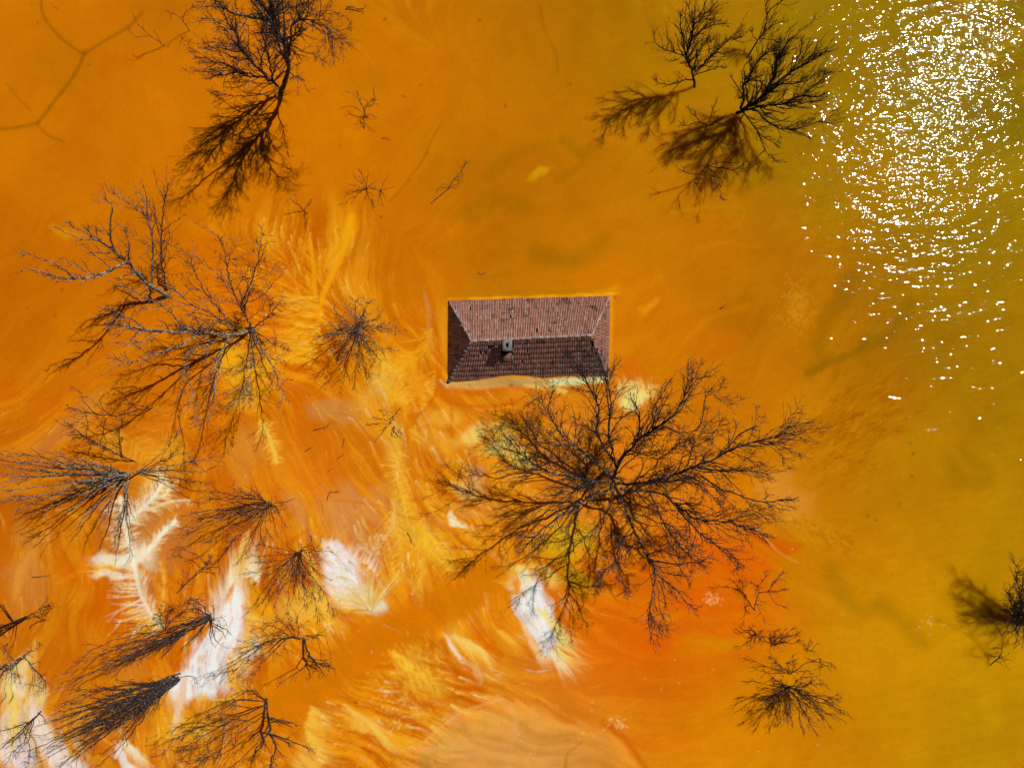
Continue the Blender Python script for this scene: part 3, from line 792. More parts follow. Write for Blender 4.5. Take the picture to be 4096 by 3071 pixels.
# ground heights: the silt banked up against the roof, and a gently uneven bed
def bank(line, heights, reach):
    """silt banked along a line of photo points, height (m) at each, falling off over reach (m)"""
    Pn = np.array([at(x, y)[:2] for x, y in line]); hs = np.array(heights)
    best = np.full((NY, NX), 1e9, np.float32); hh = np.zeros((NY, NX), np.float32)
    lo, hi = Pn.min(0) - reach * 2.5, Pn.max(0) + reach * 2.5
    w = (slice(max(int((lo[1] - Y0) / CELL), 0), int((hi[1] - Y0) / CELL)), slice(max(int((lo[0] - X0) / CELL), 0), int((hi[0] - X0) / CELL)))
    gx, gy = GX[w], GY[w]; b = best[w].copy(); h_ = hh[w].copy()
    for k in range(len(Pn) - 1):
        a = Pn[k]; d = Pn[k + 1] - a
        t = np.clip(((gx - a[0]) * d[0] + (gy - a[1]) * d[1]) / (d @ d), 0, 1)
        q = np.hypot(gx - a[0] - t * d[0], gy - a[1] - t * d[1])
        m_ = q < b
        b = np.where(m_, q, b); h_ = np.where(m_, hs[k] * (1 - t) + hs[k + 1] * t, h_)
    Z[w] = np.maximum(Z[w], -0.10 + (h_ + 0.10) * sstep(reach, 0.0, b))


Z += (0.02 * fbm(PX / 120, PY / 120, 71, 4)).astype(np.float32)
bank([(1790,1524),(1900,1522),(1950,1513),(2000,1505),(2050,1504),(2100,1509),(2160,1511),(2250,1509),(2330,1507),(2440,1500)],
     [.02, .05, .14, .28, .30, .20, .10, .12, .10, .04], 1.1)
bank([(1790,1210),(2000,1202),(2200,1195),(2440,1188)], [-.01, -.02, -.03, -.02], 0.5)


def build_ground():
    ox = np.array([1, 3, 8, 20, 45, 100, 220, 500, 1200, 3000, 6000.])
    ex = np.concatenate([X0 - ox[::-1], xs, xs[-1] + ox]); ey = np.concatenate([Y0 - ox[::-1], ys, ys[-1] + ox])
    k = len(ox)
    nx, ny = len(ex), len(ey)
    ii = np.clip(np.arange(nx) - k, 0, NX - 1); jj = np.clip(np.arange(ny) - k, 0, NY - 1)
    A, Bm = np.meshgrid(ex, ey)
    Zf = Z[np.ix_(jj, ii)]; Cf = C[np.ix_(jj, ii)]; Tf = OLIVE[np.ix_(jj, ii)]
    outer = np.ones((ny, nx), bool); outer[k:-k, k:-k] = False
    fxx = sstep(-40, 60, A)
    mean = s2l((206, 114, 2))[None, None] * (1 - fxx[..., None]) + s2l((160, 112, 0))[None, None] * fxx[..., None]
    dist = np.maximum(np.maximum(X0 - A, A - xs[-1]), np.maximum(Y0 - Bm, Bm - ys[-1]))
    wgt = sstep(-1.5, 7, dist)
    Cf = Cf * (1 - wgt[..., None]) + mean * wgt[..., None]
    Cf = Cf * (1 + .10 * fbm(A / 6.0, Bm / 6.0, 97, 4) * wgt)[..., None]
    Zf = np.where(outer, Zf * (1 - wgt) - 0.1 * wgt, Zf)
    V = np.stack([A, Bm, Zf], -1).reshape(-1, 3)
    a = (np.arange(ny - 1)[:, None] * nx + np.arange(nx - 1)[None]).ravel()
    F_ = np.stack([a, a + 1, a + nx + 1, a + nx], -1)
    o = mesh_obj('tailings_mud', V, F_, M['mud'], smooth=True)
    me = o.data
    ca = me.attributes.new('mud', 'FLOAT_COLOR', 'POINT')
    ca.data.foreach_set('color', np.concatenate([Cf.reshape(-1, 3), np.ones((nx * ny, 1))], 1).astype(np.float32).ravel())
    ta = me.attributes.new('turbid', 'FLOAT', 'POINT')
    ta.data.foreach_set('value', Tf.astype(np.float32).ravel())
    tag(o, 'orange and white marbled tailings mud flat', kind='structure')
    k_ = 7000.0
    wv = [(-k_, -k_, 0), (RIPPLE_E + .42 * k_, -k_, 0), (RIPPLE_E - .42 * k_, k_, 0), (-k_, k_, 0), (k_, -k_, 0), (k_, k_, 0)]
    w_ = mesh_obj('water', wv, np.array([[0, 1, 2, 3], [1, 4, 5, 2]]), M['water_calm'])
    w_.data.materials.append(M['water'])
    w_.data.polygons[1].material_index = 1
    tag(w_, 'shallow ochre lake water with sun glitter', kind='structure')


build_ground()


# ------------------------------------------------------------------ the drowned house
HR = 2.45
def build_house():
    A = at(1795, 1526, -.06); Bp = at(2430, 1506, -.06); Cc = at(2437, 1186, -.06); D = at(1797, 1204, -.06)
    E = at(1886, 1363, HR); Fp = at(2366, 1340, HR)
    centre = (A + Bp + Cc + D) / 4
    house = empty('drowned_house', (centre[0], centre[1], 0))
    tag(house, 'house buried to its eaves, only the red clay tiled hip roof showing', 'house')
    roof = bpy.data.objects.new('roof', None); COL.objects.link(roof); roof.parent = house
    ex = (Fp - E) / np.linalg.norm(Fp - E)

    def proj(P): return E + ex * ((P - E) @ ex)
    dy = (D - A) / np.linalg.norm(D - A)
    # face: eave P0->P1, ridge-side Q0->Q1, apex parameters
    def face(P0, P1, Q0, Q1, a0, a1): return dict(P0=P0, P1=P1, Q0=Q0, Q1=Q1, uL=a0, uR=a1)
    E0, F0 = proj(A), proj(Bp)
    def up(P, S0, S1): return ((P - S0) @ (S1 - S0)) / ((S1 - S0) @ (S1 - S0))
    south = face(A, Bp, E0, F0, up(E, E0, F0), up(Fp, E0, F0))
    N0, N1 = proj(Cc), proj(D)
    north = face(Cc, D, N0, N1, up(Fp, N0, N1), up(E, N0, N1))
    uw = ((E - D) @ (A - D)) / ((A - D) @ (A - D)); off = E - (D + (A - D) * uw)
    west = face(D, A, D + off, A + off, uw, uw)
    ue = ((Fp - Bp) @ (Cc - Bp)) / ((Cc - Bp) @ (Cc - Bp)); off = Fp - (Bp + (Cc - Bp) * ue)
    east = face(Bp, Cc, Bp + off, Cc + off, ue, ue)
    # sheathing under the tiles, near-black so its colour deepens the shade in gaps
    V = np.array([A, Bp, Cc, D, E, Fp]); V[:, 2] -= .05
    rs = mesh_obj('sheathing', V, [np.array([[0, 1, 5, 4], [2, 3, 4, 5]]), np.array([[3, 0, 4], [1, 2, 5]])], M['void'], roof)
    # one tile
    def tile_geo(w, L, h, n=4):
        vs_ = []; fs = []
        an = np.linspace(math.pi, 0, n + 1)
        for y, s, zo in ((0, 1.0, .055), (L, .86, 0.0)):
            for a in an: vs_.append((w / 2 * s * math.cos(a), y, zo + h * s * math.sin(a)))
        for a in an: vs_.append(((w / 2 - .018) * math.cos(a), 0, .055 + (h - .018) * math.sin(a)))
        for i in range(n):
            fs.append((i, i + 1, n + 2 + i, n + 1 + i)); fs.append((2 * n + 2 + i, 2 * n + 3 + i, i + 1, i))
        return np.array(vs_), np.array(fs)
    tv, tf = tile_geo(.124, .66, .07)
    proto = bpy.data.meshes.new('tile')
    proto.from_pydata([tuple(v) for v in tv], [], [tuple(f) for f in tf]); proto.materials.append(M['tile'])
    proto.attributes.new('rnd', 'FLOAT', 'POINT')
    for p_ in proto.polygons: p_.use_smooth = True
    picks, rest = [], []
    rr = random.Random(3)
    def P_uv(f, u, v):
        return (f['P0'] + (f['P1'] - f['P0']) * u) * (1 - v) + (f['Q0'] + (f['Q1'] - f['Q0']) * u) * v
    gaps = [(1962, 1390, 9), (1975, 1394, 9), (1986, 1396, 7), (2372, 1385, 12), (2384, 1404, 11), (2392, 1420, 9), (2398, 1436, 7), (2368, 1372, 8)]  # missing tiles; beside the chimney the exposed black also stands for its shadow
    for key, f in (('s', south), ('n', north), ('w', west), ('e', east)):
        Lu = np.linalg.norm(f['P1'] - f['P0'])
        mid = P_uv(f, .5, 0); midt = P_uv(f, .5, 1); Lv = np.linalg.norm(midt - mid)
        ncol = int(Lu / .146); nrow = max(1, round(Lv / .56))
        for r in range(nrow):
            v = (r + .02) / nrow
            vm = (r + .6) / nrow
            rowj = rr.uniform(-.012, .012)
            for c in range(ncol):
                u = (c + .5) / ncol
                if not (f['uL'] * vm - .004 < u < 1 - (1 - f['uR']) * vm + .004): continue
                p = P_uv(f, u, v + rr.uniform(-.008, .008)); p2 = P_uv(f, u, min(v + .9 / nrow, 1.2))
                ax_y = (p2 - p) / np.linalg.norm(p2 - p)
                ax_x = (f['P1'] - f['P0']) / Lu
                nz = np.cross(ax_x, ax_y); nz /= np.linalg.norm(nz)
                ax_x = np.cross(ax_y, nz)
                sag = -.07 * math.sin(math.pi * v) * math.sin(math.pi * u) + .02 * math.sin(u * 23 + r) * (1 if key in 'sn' else .4)
                p = p + np.array([0, 0, sag + rowj])
                pr = project(p[0] + ax_y[0] * .3, p[1] + ax_y[1] * .3, p[2] + .2)
                px_, py_ = float(pr[0]), float(pr[1])
                gap = any(math.hypot(px_ - gx_, (py_ - gy_)) < gr for gx_, gy_, gr in gaps) if key in 'se' else False
                if 2008 < px_ < 2052 and 1352 < py_ < 1440 and key == 's': continue       # chimney stands here
                rot = rr.gauss(0, .012)
                if gap:
                    if rr.random() < .72: continue
                    rot = rr.gauss(0, .5); p = p - ax_y * rr.uniform(.05, .25) + nz * .03
                elif rr.random() < .008 and key in 'sn':
                    if rr.random() < .4: continue
                    rot = rr.gauss(0, .15); p = p - ax_y * rr.uniform(.02, .12) + nz * .02
                if key == 'w' : rot += rr.gauss(0, .03)
                cr_, sr_ = math.cos(rot), math.sin(rot)
                X_ = ax_x * cr_ + ax_y * sr_; Y_ = -ax_x * sr_ + ax_y * cr_
                mat = np.column_stack([X_, Y_, nz])
                item = (mat, p)
                if key == 's' and r < 6 and .26 < u < .80 and len(picks) < 300 and not gap: picks.append(item)
                else: rest.append(item)
    Hc = np.array([centre[0], centre[1], 0])
    for mat, p in picks:
        o = bpy.data.objects.new('tile', proto); COL.objects.link(o); o.parent = roof
        m4 = Matrix([[*mat[0], p[0] - Hc[0]], [*mat[1], p[1] - Hc[1]], [*mat[2], p[2]], [0, 0, 0, 1]])
        o.matrix_local = m4
    n = len(tv)
    VV = np.concatenate([tv @ m_.T + p for m_, p in rest]); FF = np.concatenate([tf + i * n for i in range(len(rest))])
    o = mesh_obj('tiles', VV, FF, M['tile'], roof, smooth=True)
    at_ = o.data.attributes.new('rnd', 'FLOAT', 'POINT')
    at_.data.foreach_set('value', np.repeat(RNG.random(len(rest)), n).astype(np.float32))
    o['kind'] = 'stuff'; o['label'] = 'clay tiles covering the rest of the roof'
    # ridge and hip caps
    def caps(P, Q_, count, w, h, name, lift, over=1.15, scale0=1.0):
        L = np.linalg.norm(Q_ - P); step = L / count
        cv, cf = tile_geo(w, step * over, h, 6)
        d = (Q_ - P) / L
        side = np.cross(d, (0, 0, 1)); side /= np.linalg.norm(side); nz = np.cross(side, d)
        for i in range(count):
            p = P + d * step * i + nz * (lift + rr.uniform(-.012, .012)) + side * rr.uniform(-.02, .02)
            tilt = rr.gauss(.03, .015); yaw = rr.gauss(0, .035)
            y_ = d + nz * -tilt + side * yaw; y_ /= np.linalg.norm(y_)
            x_ = np.cross(y_, nz); x_ /= np.linalg.norm(x_); z_ = np.cross(x_, y_)
            V_ = cv @ np.column_stack([x_, y_, z_]).T + p
            k = mesh_obj(name, V_, cf, M['cap'], roof, smooth=True)
            k.data.attributes.new('rnd', 'FLOAT', 'POINT')
    caps(Fp, E, 20, .27, .15, 'ridge_tile', .0, .88)  # short caps: black slits between them stand for the shade at their ends
    caps(A, E, 11, .34, .20, 'hip_tile', .02, .95)
    caps(D, E, 9, .20, .12, 'hip_tile', .0)
    caps(Cc, Fp, 9, .20, .11, 'hip_tile', .0)
    Fq = Bp + (Fp - Bp) * .62
    caps(Bp, Fq, 5, .20, .12, 'hip_tile', .0)
    # chimney: brick shaft, flared concrete slab with the flue opening
    def box(name, lo, hi, mat, parent, rot=0.0, bev=0.0):
        lo = np.array(lo); hi = np.array(hi)
        V_ = np.array([[x, y, z] for z in (lo[2], hi[2]) for y in (lo[1], hi[1]) for x in (lo[0], hi[0])])
        F_ = np.array([[0, 2, 3, 1], [4, 5, 7, 6], [0, 1, 5, 4], [2, 6, 7, 3], [1, 3, 7, 5], [0, 4, 6, 2]])
        return mesh_obj(name, V_, F_, mat, parent)
    ch = bpy.data.objects.new('chimney', None); COL.objects.link(ch); ch.parent = house
    zt = HR + 1.15
    c0 = at(2029, 1380, zt)
    wx, wy = .40, .485
    hx, hy = .10, .185
    x0, y0 = c0[0], c0[1]
    # slab as a ring of four sides around the opening
    def ring(name, ox, oy, ix, iy, z0, z1, mat, cx=x0, cy=y0):
        o4 = [(-ox, -oy), (ox, -oy), (ox, oy), (-ox, oy)]; i4 = [(-ix, -iy), (ix, -iy), (ix, iy), (-ix, iy)]
        V_ = []
        for z in (z0, z1):
            for q in o4: V_.append((cx + q[0] + RNG.normal(0, .008), cy + q[1] + RNG.normal(0, .008), z))
            for q in i4: V_.append((cx + q[0], cy + q[1], z))
        F_ = []
        for k in range(4):
            k2 = (k + 1) % 4
            F_ += [(8 + k, 8 + k2, 12 + k2, 12 + k), (k, 4 + k, 4 + k2, k2), (k, k2, 8 + k2, 8 + k), (4 + k, 12 + k, 12 + k2, 4 + k2)]
        return mesh_obj(name, np.array(V_), np.array(F_), mat, ch)
    ring('chimney_cap', wx, wy, hx, hy, zt - .13, zt, M['concrete'])
    ring('chimney_collar', wx - .06, wy - .06, hx + .02, hy + .02, zt - .25, zt - .132, M['brick'])
    # courses of brick
    zz = HR - 1.2
    k = 0
    while zz < zt - .27:
        e = .095 + (.004 if k % 2 else 0)
        ring('brick_course', wx - e, wy - e, hx + .03, hy + .03, zz, zz + .078, M['brick'])
        zz += .09; k += 1
    box('mortar_core', (x0 - wx + .108, y0 - wy + .108, HR - 1.3), (x0 + wx - .108, y0 + wy - .108, zt - .9), M['void'], ch)
    # rusty sheet flashing below the chimney, loose board to its west
    def on_south(px, py, lift):
        # point on the south slope seen at (px,py)
        o_ = np.array([0, 0, CAM_H]); d = at(px, py, 0) - o_
        nrm = np.cross(Bp - A, E - A); nrm /= np.linalg.norm(nrm)
        t = ((A - o_) @ nrm) / (d @ nrm)
        return o_ + d * t + nrm * lift
    q = [on_south(2004, 1446, .10), on_south(2049, 1443, .10), on_south(2047, 1408, .16), on_south(2006, 1410, .16)]
    q2 = [p - np.array([0, 0, .03]) for p in q]
    mesh_obj('flashing', np.array(q + q2), np.array([[0, 1, 2, 3], [7, 6, 5, 4], [0, 4, 5, 1], [1, 5, 6, 2], [2, 6, 7, 3], [3, 7, 4, 0]]), M['rust'], ch)
    q = [on_south(2047, 1446, .13), on_south(2050, 1446, .13), on_south(2051, 1417, .19), on_south(2048, 1417, .19)]
    q2 = [p - np.array([0, 0, .05]) for p in q]
    mesh_obj('flashing_edge', np.array(q + q2), np.array([[0, 1, 2, 3], [7, 6, 5, 4], [0, 4, 5, 1], [1, 5, 6, 2], [2, 6, 7, 3], [3, 7, 4, 0]]), M['concrete'], ch)
    q = [on_south(1966, 1398, .05), on_south(1982, 1402, .05), on_south(1986, 1390, .10), on_south(1972, 1388, .05)]
    q2 = [p - np.array([0, 0, .03]) for p in q]
    mesh_obj('broken_board', np.array(q + q2), np.array([[0, 1, 2, 3], [7, 6, 5, 4], [0, 4, 5, 1], [1, 5, 6, 2], [2, 6, 7, 3], [3, 7, 4, 0]]), M['brick'], roof)


build_house()


# ------------------------------------------------------------------ dead trees
def tubes(PTS, RAD, sides):
    """PTS (N,P,3), RAD (N,P) -> vertices, quads"""
    N, P, _ = PTS.shape
    T = np.gradient(PTS, axis=1); T /= np.linalg.norm(T, axis=2, keepdims=True) + 1e-9
    ref = np.zeros_like(T); ref[..., 0] = 1.0
    flip = np.abs(T[..., 0]) > .8
    ref[flip] = (0, 1, 0)
    U = np.cross(T, ref); U /= np.linalg.norm(U, axis=2, keepdims=True) + 1e-9
    Wv = np.cross(T, U)
    a = np.linspace(0, 2 * math.pi, sides, endpoint=False)
    V = PTS[:, :, None] + RAD[:, :, None, None] * (np.cos(a)[None, None, :, None] * U[:, :, None] + np.sin(a)[None, None, :, None] * Wv[:, :, None])
    V = V.reshape(-1, 3)
    b = (np.arange(N)[:, None, None] * P + np.arange(P - 1)[None, :, None]) * sides
    s = np.arange(sides)[None, None]; s2 = (s + 1) % sides
    F = np.stack([b + s, b + s2, b + sides + s2, b + sides + s], -1).reshape(-1, 4)
    return V, F


def children(PTS, RAD, rng, dens, ang, lfac, lmin, lmax, npts, rfac, rmin, t0=.15, up=.15, wig=.22, droop=0.0, outward=0.0, centre=None):
    """grow side shoots on every polyline of PTS"""
    N, P, _ = PTS.shape
    seg = np.linalg.norm(np.diff(PTS, axis=1), axis=2); Ls = seg.sum(1)
    k = rng.poisson(Ls * dens)
    idx = np.repeat(np.arange(N), k); n = len(idx)
    if n == 0: return None
    t = t0 + (1 - t0) * rng.random(n) ** .8
    f = t * (P - 1); i = np.minimum(f.astype(int), P - 2); f = (f - i)[:, None]
    p = PTS[idx, i] * (1 - f) + PTS[idx, i + 1] * f
    d = PTS[idx, i + 1] - PTS[idx, i]; d /= np.linalg.norm(d, axis=1)[:, None] + 1e-9
    r = RAD[idx, i] * (1 - f[:, 0]) + RAD[idx, i + 1] * f[:, 0]
    v = rng.normal(size=(n, 3)); v -= (v * d).sum(1)[:, None] * d; v /= np.linalg.norm(v, axis=1)[:, None] + 1e-9
    a = np.radians(rng.normal(ang, 12, n))[:, None]
    dr = d * np.cos(a) + v * np.sin(a); dr[:, 2] += up
    if outward and centre is not None:
        o = p - centre; o[:, 2] *= .3; o /= np.linalg.norm(o, axis=1)[:, None] + 1e-9
        dr += outward * o
    dr /= np.linalg.norm(dr, axis=1)[:, None]
    L = np.clip(Ls[idx] * (1.05 - t * .75) * lfac * rng.uniform(.5, 1.3, n), lmin, lmax)
    pts = [p]; step = (L / (npts - 1))[:, None]
    for q in range(npts - 1):
        pts.append(pts[-1] + dr * step)
        dr = dr + rng.normal(0, wig, (n, 3)); dr[:, 2] += up * .3 - droop; dr /= np.linalg.norm(dr, axis=1)[:, None]
    pts = np.stack(pts, 1)
    r0 = np.maximum(np.minimum(r * rfac, L * .03), rmin)
    ra = r0[:, None] * np.linspace(1, .35, npts)[None]
    return pts, ra


TWIG_R = .015
LIMB_K = .58
DENS = (1.5, 1.7, 1.4)
def hz(limbs, k):
    """the same limbs with every height scaled"""
    return [(r, [(x, y, z * k) for x, y, z in p]) for r, p in limbs]


def tree(name, label, base, limbs, r0=.16, cat='dead tree', group=None, d1=1.0, d2=1.6, d3=2.2, l1=.42, up=.30, bark='bark', ang=42, seed=0, wob=.06,
         lmax1=3.2, l2=.5, droop=0.0, outward=.15, k=1.0):
    """base: photo point where it leaves the ground; limbs: lists of (px,py,height); each becomes a limb with shoots"""
    rng = np.random.default_rng(1000 + seed)
    b = at(*base, 0.0)
    root = empty(name, (b[0], b[1], 0.0))
    tag(root, label, cat, group)
    tv, tf = [], []; off = 0
    centre = b + np.array([0, 0, 1.0])
    lst = list(limbs)
    for li, lim in enumerate(lst):
        rad = r0
        pts = lim
        if isinstance(lim, tuple) and isinstance(lim[0], (int, float)) and not isinstance(lim[1], (int, float)):
            rad, pts = lim
        rad = max(rad * LIMB_K * k, .028)
        W_ = [at(*p) for p in pts]
        L = sum(np.linalg.norm(W_[i + 1] - W_[i]) for i in range(len(W_) - 1))
        if len(W_) > 1 and pts[0][2] <= 0.01: W_[0] = W_[0] - (W_[1] - W_[0]) / (np.linalg.norm(W_[1] - W_[0]) + 1e-9) * .25 - np.array([0, 0, .12])
        n = int(np.clip(L / .45, 6, 30))
        S = curve(W_, n)
        w_ = rng.normal(0, wob * (L / n) ** .5, S.shape); w_[0] = 0
        S = S + w_ + np.cumsum(rng.normal(0, wob * .35, S.shape), 0) * np.linspace(0, 1, n)[:, None]
        if S[0, 2] > 0: S[:, 2] = np.maximum(S[:, 2], .03)
        R_ = rad * (np.linspace(1, .16, n) ** .85)
        R_ = np.maximum(R_, TWIG_R) * (1 + .10 * rng.normal(size=n))
        lv, lf = tubes(S[None], R_[None], 7 if rad > .1 else 5)
        # side branches of this limb
        c1 = children(S[None], R_[None], rng, d1 * DENS[0], ang, l1, .5, lmax1 * 1.15, 6, .55, TWIG_R * 1.3, .12, up, .2, droop, outward, centre)
        vs_, fs_ = [lv], [lf]; o_ = len(lv)
        if c1 is not None:
            v, f = tubes(*c1, 4); vs_.append(v); fs_.append(f + o_)
        nm = 'trunk' if li == 0 else 'limb'
        mesh_obj(nm, np.concatenate(vs_), np.concatenate(fs_), M[bark], root, smooth=True)
        srcs = [(S[None], R_[None])] + ([c1] if c1 is not None else [])
        lev2 = []
        for q, s in enumerate(srcs):
            c2 = children(s[0], s[1], rng, (d2 if q else d2 * .5) * DENS[1], ang + 3, l2 if q else .16, .25, 1.7, 5, .6, TWIG_R, .2, up, .24, droop, outward * .6, centre)
            if c2 is not None: lev2.append(c2)
        for c2 in lev2:
            v, f = tubes(*c2, 3); tv.append(v); tf.append(f + off); off += len(v)
            c3 = children(c2[0], c2[1], rng, d3 * DENS[2], 38, .5, .18, .8, 4, .7, TWIG_R * .75, .2, up * .5, .26, droop, outward * .4, centre)
            if c3 is not None:
                v, f = tubes(*c3, 3); tv.append(v); tf.append(f + off); off += len(v)
    if tv:
        V_ = np.concatenate(tv); F_ = np.concatenate(tf)
        mesh_obj('crown', V_, F_, M['twig'], root)
    return root


def fan(base, tips, z, mid=.5, bend=0.0, z0=0.0, r=.06, seed=0):
    """stems leaving one stool towards several tips"""
    rng = np.random.default_rng(seed)
    out = []
    for t in tips:
        zt = t[2] if len(t) > 2 else z
        bx, by = base[0] + rng.normal(0, 8), base[1] + rng.normal(0, 8)
        m1 = (bx + (t[0] - bx) * .3 + rng.normal(0, 6), by + (t[1] - by) * .3 + rng.normal(0, 6), zt * .32)
        m2 = (bx + (t[0] - bx) * .65 + rng.normal(0, 8), by + (t[1] - by) * .65 + rng.normal(0, 8) + bend, zt * .68)
        out.append((r * rng.uniform(.7, 1.2), [(bx, by, 0), m1, m2, (t[0], t[1], zt)]))
    return out


def build_trees():
    # the great spreading tree south of the house
    tree('spreading_tree', 'largest bare spreading tree, its crown reaching over the roof corner', (2420, 1885), hz([
        (.42, [(2420,1885,0),(2436,1900,2.5),(2458,1930,5.5),(2461,1948,6.3)]),
        (.24, [(2461,1945,6.2),(2380,1922,8),(2200,1888,10),(2090,1810,12),(2050,1770,13)]),
        (.24, [(2445,1955,6),(2330,2004,9),(2240,2060,10.5),(2150,2150,12),(2110,2190,13)]),
        (.26, [(2461,1950,6.2),(2500,2020,8),(2533,2110,10),(2581,2207,12),(2618,2290,13),(2600,2400,14),(2590,2500,15)]),
        (.16, [(2600,2245,12.3),(2740,2255,14),(2860,2230,15)]),
        (.16, [(2560,2170,11),(2450,2250,13),(2380,2340,14)]),
        (.14, [(2618,2290,13),(2720,2380,14.5),(2790,2450,15.5)]),
        (.28, [(2450,1915,4),(2462,1860,5),(2388,1739,8),(2385,1620,11),(2345,1540,12),(2300,1460,12.5)]),
        (.18, [(2455,1850,5.2),(2440,1720,8.5),(2448,1600,12),(2425,1520,12.5),(2400,1440,13)]),
        (.28, [(2460,1890,4.5),(2490,1830,6),(2552,1758,8),(2610,1724,9),(2700,1660,12),(2760,1570,14),(2810,1490,15)]),
        (.16, [(2552,1758,8),(2556,1650,11),(2525,1580,13)]),
        (.15, [(2610,1724,9),(2620,1620,12),(2680,1530,14)]),
        (.13, [(2650,1700,10.5),(2740,1730,12),(2800,1690,13.5),(2830,1580,15),(2930,1620,15.5)]),
        (.28, [(2465,1935,5),(2567,1932,6.5),(2721,1888,9),(2840,1840,11),(2960,1790,13),(3060,1760,14),(3180,1735,15.5)]),
        (.16, [(2780,1870,10),(2900,1880,12),(3020,1890,13.5),(3120,1890,15)]),
        (.16, [(2800,1900,10),(2900,1960,12),(3040,2000,14),(3130,1990,15)]),
        (.13, [(2900,1800,12),(2960,1740,13.5),(3060,1690,15)]),
        (.24, [(2480,1955,6),(2650,1980,8),(2760,2060,10.5),(2900,2080,12.5),(3050,2130,14.5)]),
        (.17, [(2690,2010,9),(2800,2130,12),(2900,2200,13.5),(2950,2250,14.5)]),
        (.15, [(2600,1975,7.5),(2660,2100,10),(2720,2190,12.5),(2820,2270,14)]),
        (.2, [(2445,1905,5),(2320,1800,8),(2240,1730,9.5),(2190,1650,10.5),(2210,1560,11.5)]),
        (.13, [(2300,1785,8.5),(2200,1770,11),(2120,1710,13)]),
        (.16, [(2460,1952,6.2),(2420,2060,9),(2360,2140,11),(2290,2210,13)]),
        (.13, [(2500,1950,6.2),(2600,1880,9),(2680,1800,11.5),(2760,1760,13.5)]),
        (.13, [(2560,1935,6.6),(2660,1920,9.5),(2780,1940,12),(2880,2020,14)]),
        (.12, [(2520,2040,8.2),(2620,2080,10.5),(2700,2110,12.5),(2780,2200,14.5)]),
        (.12, [(2480,1990,7),(2530,1960,9.5),(2580,2010,12),(2650,2040,14)]),
        (.12, [(2540,2120,10),(2480,2180,12),(2470,2280,14),(2500,2360,15)]),
        (.11, [(2590,2220,12),(2660,2200,13.5),(2760,2330,15)]),
        (.12, [(2460,1900,4.6),(2540,1830,7.5),(2640,1810,10),(2700,1740,12)]),
        (.10, [(2700,1890,9),(2760,1800,11.5),(2850,1740,13.5),(2900,1660,15)]),
        (.10, [(2420,1930,7.5),(2340,1930,9.5),(2260,1960,11.5),(2170,2020,13)]),
    ], .72), seed=1, k=.8, d1=1.8, d2=2.3, d3=2.3, bark='bark', lmax1=3.3, l1=.5, wob=.085, up=.12, outward=.25)

    tree('leaning_tree', 'large leaning bare tree at the top left with pale arching boughs', (1122, 365), hz([
        (.36, [(1122,365,0),(1150,290,2),(1150,205,5),(1116,136,7),(1086,85,9),(1082,25,11),(1060,-60,13)]),
        (.2, [(1116,136,7),(1070,88,8.5),(930,50,10.5),(850,5,12),(760,-40,13)]),
        (.2, [(1088,90,8.5),(1040,50,10),(980,-30,12)]),
        (.18, [(1108,340,.8),(1088,317,1.5),(1072,226,4),(1052,150,6.5),(1048,80,9)]),
        (.22, [(1112,345,.6),(1066,308,1.8),(1007,244,4),(971,203,5.2),(944,131,7.5),(917,85,9),(880,15,11)]),
        (.12, [(971,203,5.2),(890,192,6.3),(840,188,7.2),(800,155,8)]),
        (.15, [(1075,310,1.6),(1000,300,3),(925,271,4.5),(844,244,6.2),(770,222,8)]),
        (.14, [(1030,308,2.2),(935,294,3.6),(870,300,4.3),(817,312,5)]),
        (.15, [(1152,200,5),(1174,100,8),(1224,81,9),(1287,95,9.7),(1330,130,9.6),(1346,160,9)]),
        (.13, [(1153,220,4.5),(1165,170,6),(1206,104,8),(1190,40,10),(1240,0,11)]),
        (.10, [(1150,280,2.6),(1175,300,3.3),(1197,316,4),(1229,375,4.8)]),
        (.09, [(1120,350,.7),(1020,385,2.2),(930,385,3.2),(870,388,4)]),
        (.08, [(1160,180,6),(1250,220,7),(1290,250,7.5)]),
    ], 1.38), seed=2, d1=1.6, d2=1.9, d3=1.8, up=.12, outward=.25, bark='bark', r0=.2, wob=.085)
    tree('broken_sapling', 'arching bare sapling right beside the large top left tree', (1276, 72), [
        (.08, [(1276,72,0),(1283,30,1.4),(1290,-20,3)]), (.06, [(1278,70,.1),(1310,42,1.5),(1370,65,1.9),(1402,96,1.2)]), (.05, [(1276,70,.1),(1320,30,1.6),(1330,-10,3)])],
        seed=3, d1=1.2, d2=1.0, d3=1.0, bark='bark', cat='sapling')
    tree('drowned_sapling', 'thin forked sapling tip at the far left of the top left tree', (654, 182), [
        (.06, [(654,182,0),(610,150,1.2),(560,105,2.6),(545,80,3.2)]), (.04, [(595,145,1.4),(545,148,2),(515,118,2.6)]), (.035, [(645,176,.4),(625,140,1.3),(612,122,1.8)])],
        seed=4, d1=.5, d2=.4, d3=.4, cat='sapling')
    tree('drowned_sapling', 'thin drowned sapling with hooked tip below the leftmost arching bough', (757, 122), [
        (.055, [(757,122,0),(725,80,1.4),(690,50,2.6),(684,75,2.6)]), (.04, [(735,85,1.3),(740,50,2.2),(800,15,3.4)])],
        seed=5, d1=1.0, d2=.8, d3=.8, cat='sapling')
